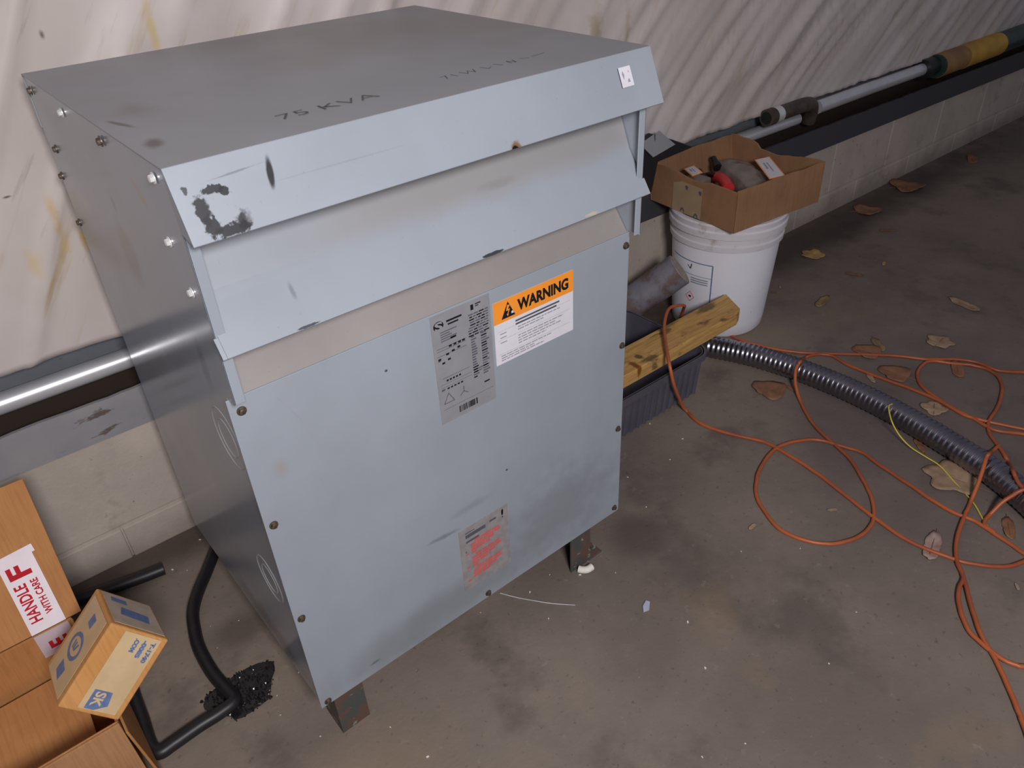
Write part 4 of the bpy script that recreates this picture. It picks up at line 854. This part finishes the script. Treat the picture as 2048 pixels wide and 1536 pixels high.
b.add([grid[i] for i in rim_idx]+[base[i] for i in rim_idx], [(i, (i+1) % len(rim_idx), len(rim_idx)+(i+1) % len(rim_idx), len(rim_idx)+i) for i in range(len(rim_idx))])
tag(b.build('plastic_bag', m_bag, smooth=60), 'bulging grey plastic bag lying in the cardboard tray', 'bag')
def hang_card(o, r, u_, w, h, label, nm):
    fm = frame(o, r, u_); t_ = thing('header_card', o, label, 'package label')
    MB().box(0, w, 0, h, 0, .0012, fm).build('card', m_orange, t_)
    decal(fm @ Matrix.Translation((.004, .003, .0012)), w-.009, h-.006, .0003, 'printed_label', m_white, t_)
    quads([(w*.25, h*.30, w*.55, h*.42), (w*.25, h*.52, w*.70, h*.60)], fm, .0017, 'printed_lines', m_ink2, t_)
hang_card((1.694, .472, .453), (-.110, -.128, .003), (.036, -.010, .006), .164, .042, 'long white label with orange edge lying across the bag in the tray', 0)
hang_card((1.521, .582, .445), (-.042, -.064, .006), (.020, -.022, .008), .078, .031, 'small white label with orange edge near the left side of the tray', 1)
b = MB(); b.box(1.485, 1.545, .50, .56, ZF+.0005, .436); tag(b.build('parts_pack', m_bag, bevel=.006), 'small pack under the small white label in the tray', 'package')
tl = thing('hand_tool', (1.59, .50, ZF), 'red handled tool lying in the cardboard tray', 'tool')
MB().tube(crom([(1.563, .455, .410), (1.590, .492, .415), (1.612, .528, .410)], 4), .017, 10).build('handle', m_tool, tl, smooth=50)
MB().tube(crom([(1.612, .528, .410), (1.63, .560, .405), (1.645, .590, .395)], 4), .008, 8).build('shaft', m_blackpl, tl, smooth=50)
for (p, q, r, lab_) in (((1.565, .535, .408), (1.600, .590, .416), .014, 'black plastic clip beside the red tool in the tray'), ((1.528, .452, .408), (1.556, .492, .412), .011, 'black cylindrical part at the front of the tray'), ((1.640, .555, .425), (1.662, .590, .440), .013, 'dark knob behind the bag in the tray')):
    b = MB(); P, Q = Vector(p), Vector(q); b.tube([P, P.lerp(Q, .3), P.lerp(Q, .32), Q], r, 12, radii=[r, r, r*.7, r*.7]); tag(b.build('plastic_part', m_blackpl, smooth=40), lab_, 'part', 'loose black parts in the tray')

# ribbed crate with the board across it
cr = thing('plastic_crate', (1.03, .37, 0), 'dark grey ribbed plastic crate on the floor under the board', 'crate')
b = MB(); cx0, cx1, cy0, cy1, ch = .79, 1.228, .236, .520, .128
def rrect(x0, x1, y0, y1, r, z, n=6):
    out = []
    for (cx, cy, a0) in ((x1-r, y1-r, 0), (x0+r, y1-r, 90), (x0+r, y0+r, 180), (x1-r, y0+r, 270)):
        for k in range(n+1):
            a = math.radians(a0+90*k/n); out.append((cx+r*math.cos(a), cy+r*math.sin(a), z))
    return out
loops = [rrect(cx0+.01, cx1-.01, cy0+.01, cy1-.01, .03, .002), rrect(cx0, cx1, cy0, cy1, .035, .006), rrect(cx0-.012, cx1+.012, cy0-.012, cy1+.012, .04, ch), rrect(cx0-.007, cx1+.007, cy0-.007, cy1+.007, .036, ch), rrect(cx0+.005, cx1-.005, cy0+.005, cy1-.005, .03, .012)]
L = len(loops[0]); vs = [p for l in loops for p in l]; fs = [(i*L+k, i*L+(k+1) % L, (i+1)*L+(k+1) % L, (i+1)*L+k) for i in range(4) for k in range(L)]
fs += [tuple(range(L))[::-1], tuple(4*L+k for k in range(L))]
b.add(vs, fs); b.build('crate_body', m_crate, cr, smooth=40)
b = MB(); lo = [rrect(cx0-.018, cx1+.018, cy0-.018, cy1+.018, .045, z) for z in (ch-.016, ch)]; li = [rrect(cx0-.010, cx1+.010, cy0-.010, cy1+.010, .04, z) for z in (ch, ch-.016)]
vs = [p for l in lo+li for p in l]; fs = [(i*L+k, i*L+(k+1) % L, ((i+1) % 4)*L+(k+1) % L, ((i+1) % 4)*L+k) for i in range(4) for k in range(L)]
b.add(vs, fs); b.build('crate_rim', m_crate, cr, smooth=40)
for k in range(17):
    x = cx0+.03+k*(cx1-cx0-.06)/16
    b = MB(); b.prism([(x-.005, cy0-.001, .008), (x-.002, cy0-.0065, .008), (x+.002, cy0-.0065, .008), (x+.005, cy0-.001, .008)], (0, -.0095, ch-.026)); b.build('rib', m_crate, cr)
for k in range(10):
    y = cy0+.03+k*(cy1-cy0-.06)/9
    b = MB(); b.prism([(cx1+.001, y-.005, .008), (cx1+.0065, y-.002, .008), (cx1+.0065, y+.002, .008), (cx1+.001, y+.005, .008)], (.0095, 0, ch-.026)); b.build('rib', m_crate, cr)
# board: lies across the crate, front edge a little lower
b = MB(); Rx = Matrix.Translation((0, .345, .1665))
Rb = Rx
pl = [(.72, -.090), (1.385, -.090), (1.412, -.078), (1.452, 0), (.72, .002)]
b.prism([Rb @ Vector((x, y, 0)) for x, y in pl], Rb.to_3x3() @ Vector((0, 0, -.037)))
bd = b.build('wood_board', m_wood, bevel=.003, bseg=3); tag(bd, 'weathered yellow wooden board lying across the grey crate', 'board')
# grey conduit stub leaning on the crate's far rim
sa, sb_ = Vector((1.262, .566, .095)), Vector((1.378, .455, .228))
st = thing('pipe_stub', (1.262, .566, .05), 'stub of thick grey pipe with dust-caked end between crate and bucket', 'pipe')
MB().tube([sa, sa.lerp(sb_, .5), sb_], .047, 28).build('pipe_wall', m_stub, st, smooth=40)
dd = (sb_-sa).normalized()
MB().tube([sb_+dd*.0002, sb_+dd*.0016], .0435, 28).build('end_face', m_stubin, st)

# flexible metal conduit: ridged armour
P = crom([(1.382, .330, .031)]+[tuple(p) for p in CONDUIT[1:]]+[(1.30, -.66, .031), (1.30, -.78, .031), (1.36, -.92, .031), (1.47, -1.06, .031)], 40)
Ln = [0.0]
for i in range(1, len(P)): Ln.append(Ln[-1]+(P[i]-P[i-1]).length)
pts = []; rad = []; i = 0; pitch = .0135; s = 0.0; step = pitch/4
while s < Ln[-1]:
    while i < len(Ln)-2 and Ln[i+1] < s: i += 1
    k = (s-Ln[i])/max(1e-9, Ln[i+1]-Ln[i]); pts.append(P[i].lerp(P[i+1], k))
    rad.append(.0292+(.0018, .0008, -.0006, .0010)[int(round(s/step)) % 4]); s += step
fx = MB().tube(pts, .03, 24, radii=rad).build('flexible_conduit', m_flex, smooth=70)
tag(fx, 'thick ribbed flexible steel conduit curving across the floor', 'flexible conduit')

# orange cord: one long cord in loops
b = MB(); R = random.Random(4)
first = True
runs = {k: [tuple(p) for p in v] for k, v in CORD.items()}
runs['A'] = [tuple(p) for p in CORDSTART]+runs['A'][1:]+[(1.33, -.62, .012), (1.335, -.66, .006), (1.285, -.655, .0045)]+runs['B']
runs['A'] += [(1.72, -.47, .0045), (1.745, -.505, .0045), (1.69, -.51, .0045)]+runs['D'][::-1]+[(1.385, -.548, .060), (1.415, -.585, .02), (1.45, -.62, .0045)]
runs['C'] += [(2.0, -.45, .0045), (1.9, -.56, .0045), (1.65, -.58, .0045)]+runs['G']
runs['E'] += [(1.05, -.78, .0045), (1.0, -.88, .0045), (.88, -.84, .0045)]+runs['F'][::-1]
for k in 'BDGF': del runs[k]
for i, (k, v) in enumerate(runs.items()):
    lift = .0009*i
    v = [(p[0], p[1], p[2]+(lift if p[2] < .09 else .003)) for p in v]
    b.tube(crom(v, 4), .0043, 8)
cd = b.build('extension_cord', m_cord, smooth=50); tag(cd, 'orange extension cord lying in tangled loops over the floor and conduit', 'cord')
ys = MB().tube(crom(YEL, 5), .0016, 6).build('tie_strap', m_yel, smooth=50); tag(ys, 'thin yellow plastic strap hooked over the flexible conduit', 'strap')

# dry leaves, every one its own
def leaf(x, y, sz, kind, seed, lobes, label, lift=.002):
    R = random.Random(seed); n = 44; out = []; rotz = R.uniform(0, 2*PI)
    for k in range(n):
        a = 2*PI*k/n
        if lobes: r = .36+.13*abs(math.cos(a*lobes/2.0))**1.5+.05*N.noise(Vector((math.cos(a)*3, math.sin(a)*3, seed)))
        else: r = .34+.10*math.cos(2*a)+.05*N.noise(Vector((math.cos(a)*3, math.sin(a)*3, seed)))
        if abs(a-PI) < .2 and not lobes: r *= 1.12
        out.append((r*math.cos(a), r*math.sin(a)*(1.0 if lobes else .62)))
    b = MB(); rings = 4; vs = [(0, 0)]
    for q in range(1, rings+1): vs += [(p[0]*q/rings, p[1]*q/rings) for p in out]
    ca, sa = math.cos(rotz), math.sin(rotz); v3 = []
    fx_, fy_ = R.uniform(-1, 1), R.uniform(-1, 1)
    for u, v in vs:
        h = .10*(u*fx_+v*fy_)**2*2+.10*abs(v)+.05*N.noise(Vector((u*4, v*4, seed)))
        v3.append((x+sz*(u*ca-v*sa), y+sz*(u*sa+v*ca), max(.0008, lift+sz*h*.8)))
    fs = [(0, 1+k, 1+(k+1) % n) for k in range(n)]
    for q in range(rings-1):
        for k in range(n): fs.append((1+q*n+k, 1+(q+1)*n+k, 1+(q+1)*n+(k+1) % n, 1+q*n+(k+1) % n))
    b.add(v3, fs); t0 = Vector((x+sz*.3*ca, y+sz*.3*sa, .003)); t1 = Vector((x-sz*.62*ca, y-sz*.62*sa, .002))
    if sz > .035:
        o = b.build('dry_leaf', LEAFM[kind], smooth=60)
    else: o = b.build('dry_leaf', LEAFM[kind], smooth=60)
    md = o.modifiers.new('thickness', 'SOLIDIFY'); md.thickness = .0006; md.offset = 1
    if sz > .05: MB().tube([t0, (t0+t1)/2, t1], .0008, 5).build('stem', LEAFM['b'], o)
    tag(o, label, 'leaf', 'dry leaves on the floor'); return o
LK = [('y', 5, 'yellowish lobed leaf on the dark floor right of the bucket'), ('y', 0, 'small yellowish leaf far beyond the lobed leaf'), ('o', 0, 'narrow olive leaf beyond the bucket base'),
      ('t', 0, 'long tan leaf at the right edge of the floor, furthest from the conduit'), ('t', 5, 'tan leaf with a dark hole above the upper orange cord loop'), ('o', 0, 'olive oval leaf beside the upper orange cord'),
      ('b', 3, 'brown leaf touching the upper orange cord below the olive one'), ('b', 3, 'large brown leaf in front of the conduit near the crate'), ('b', 0, 'small leaf tucked against the front of the conduit'),
      ('t', 4, 'tan leaf just behind the conduit near the joined cords'), ('t', 5, 'largest tan leaf, in front of the conduit beside the yellow strap'), ('b', 3, 'brown leaf between conduit and upper cord'),
      ('t', 0, 'small tan leaf behind the conduit left of the brown one'), ('g', 0, 'greyish leaf under the lower orange cord'), ('b', 0, 'reddish brown leaf at the lower right inside the cord loops'),
      ('b', 0, 'thin brown leaf against the conduit right of the yellow strap end'), ('t', 0, 'tiny tan flake inside the lower cord loop'), ('t', 0, 'tiny tan flake left of the lower cord loop'),
      ('b', 0, 'brown leaf beneath the doubled upper cord'), ('b', 0, 'brown leaf by the foot of the wall at far right'), ('b', 3, 'curled brown leaf at the foot of the block wall'),
      ('b', 0, 'dim brown leaf right of the yellowish lobed leaf'), ('g', 0, 'pale flake at the right below the greyish leaf'), ('t', 0, 'tiny tan crumb nearest the bucket'), ('b', 0, 'tiny brown crumb beside the tan crumb near the bucket'),
      ('b', 0, 'tiny brown flake above the start of the conduit'), ('b', 3, 'dark brown leaf beyond the tray near the wall'), ('b', 0, 'small dark leaf between bucket and far wall leaves')]
for i, (p, (kd, lo_, lab_)) in enumerate(zip(LEAF, LK)):
    leaf(p[0], p[1], p[2]*1.18, kd, i*7+3, lo_, lab_)

# small things on the floor
b = MB(); R = random.Random(9)
b.tube(crom([(.556, -.004, .008), (.560, -.010, .0075), (.568, -.017, .008), (.580, -.018, .008)], 5), .0075, 10)
tag(b.build('packing_peanut', m_peanut, smooth=60), 'white foam packing peanut by the right front leg', 'packing foam')
ws = MB().tube(crom([(.402, .058, .002), (.418, .03, .002), (.436, .004, .002), (.46, -.028, .002), (.492, -.062, .0015)], 5), .0013, 6).build('plastic_strand', plain('clear_strand', lin(176, 178, 176), .3), smooth=60)
tag(ws, 'thin pale plastic strand curling out from under the transformer', 'strand')
b = MB(); vs = [(.591-.014, -.160, .001), (.591-.002, -.163, .006), (.591+.015, -.152, .002), (.591+.010, -.146, .007), (.591-.004, -.150, .004)]
b.prism(vs[:0] or [(.577, -.161, .001), (.589, -.165, .001), (.604, -.153, .001), (.600, -.146, .001), (.586, -.151, .001)], (0, 0, .003)); b.build
sc = b.build('plastic_scrap', plain('bluish_scrap', lin(176, 180, 196), .35)); tag(sc, 'small bluish white plastic scrap on the floor in front of the transformer', 'scrap')
b = MB()
spots = [tuple(p) for p in FLECK_PTS]  # white flecks: loose chips, with glints of the floor modelled as chips too
for i in range(16): spots.append((R.uniform(-.25, 1.3), R.uniform(-.55, .25)))
for i in range(10): spots.append((R.uniform(-.08, .08), R.uniform(.1, .6)))
for k, (x, y) in enumerate(spots):
    if 0 < x < W and .0 < y < D: pass
    r = R.uniform(.0007, .0015) if k >= len(FLECK_PTS) else R.uniform(.0013, .0024)
    a = R.uniform(0, 6); ca, sa = math.cos(a), math.sin(a); e = R.uniform(.4, .9)
    q = [(x+r*(u*ca-v*e*sa), y+r*(u*sa+v*e*ca)) for u, v in ((1.3, 0), (.3, 1), (-1.1, .4), (-.6, -.9), (.5, -.8))]
    b.prism([(u, v, .0003) for u, v in q], (0, 0, r*.8))
ch_ = b.build('chips_and_glints', m_peanut); tag(ch_, 'scattered tiny white chips and glint specks on the concrete floor', 'chips'); ch_['kind'] = 'stuff'
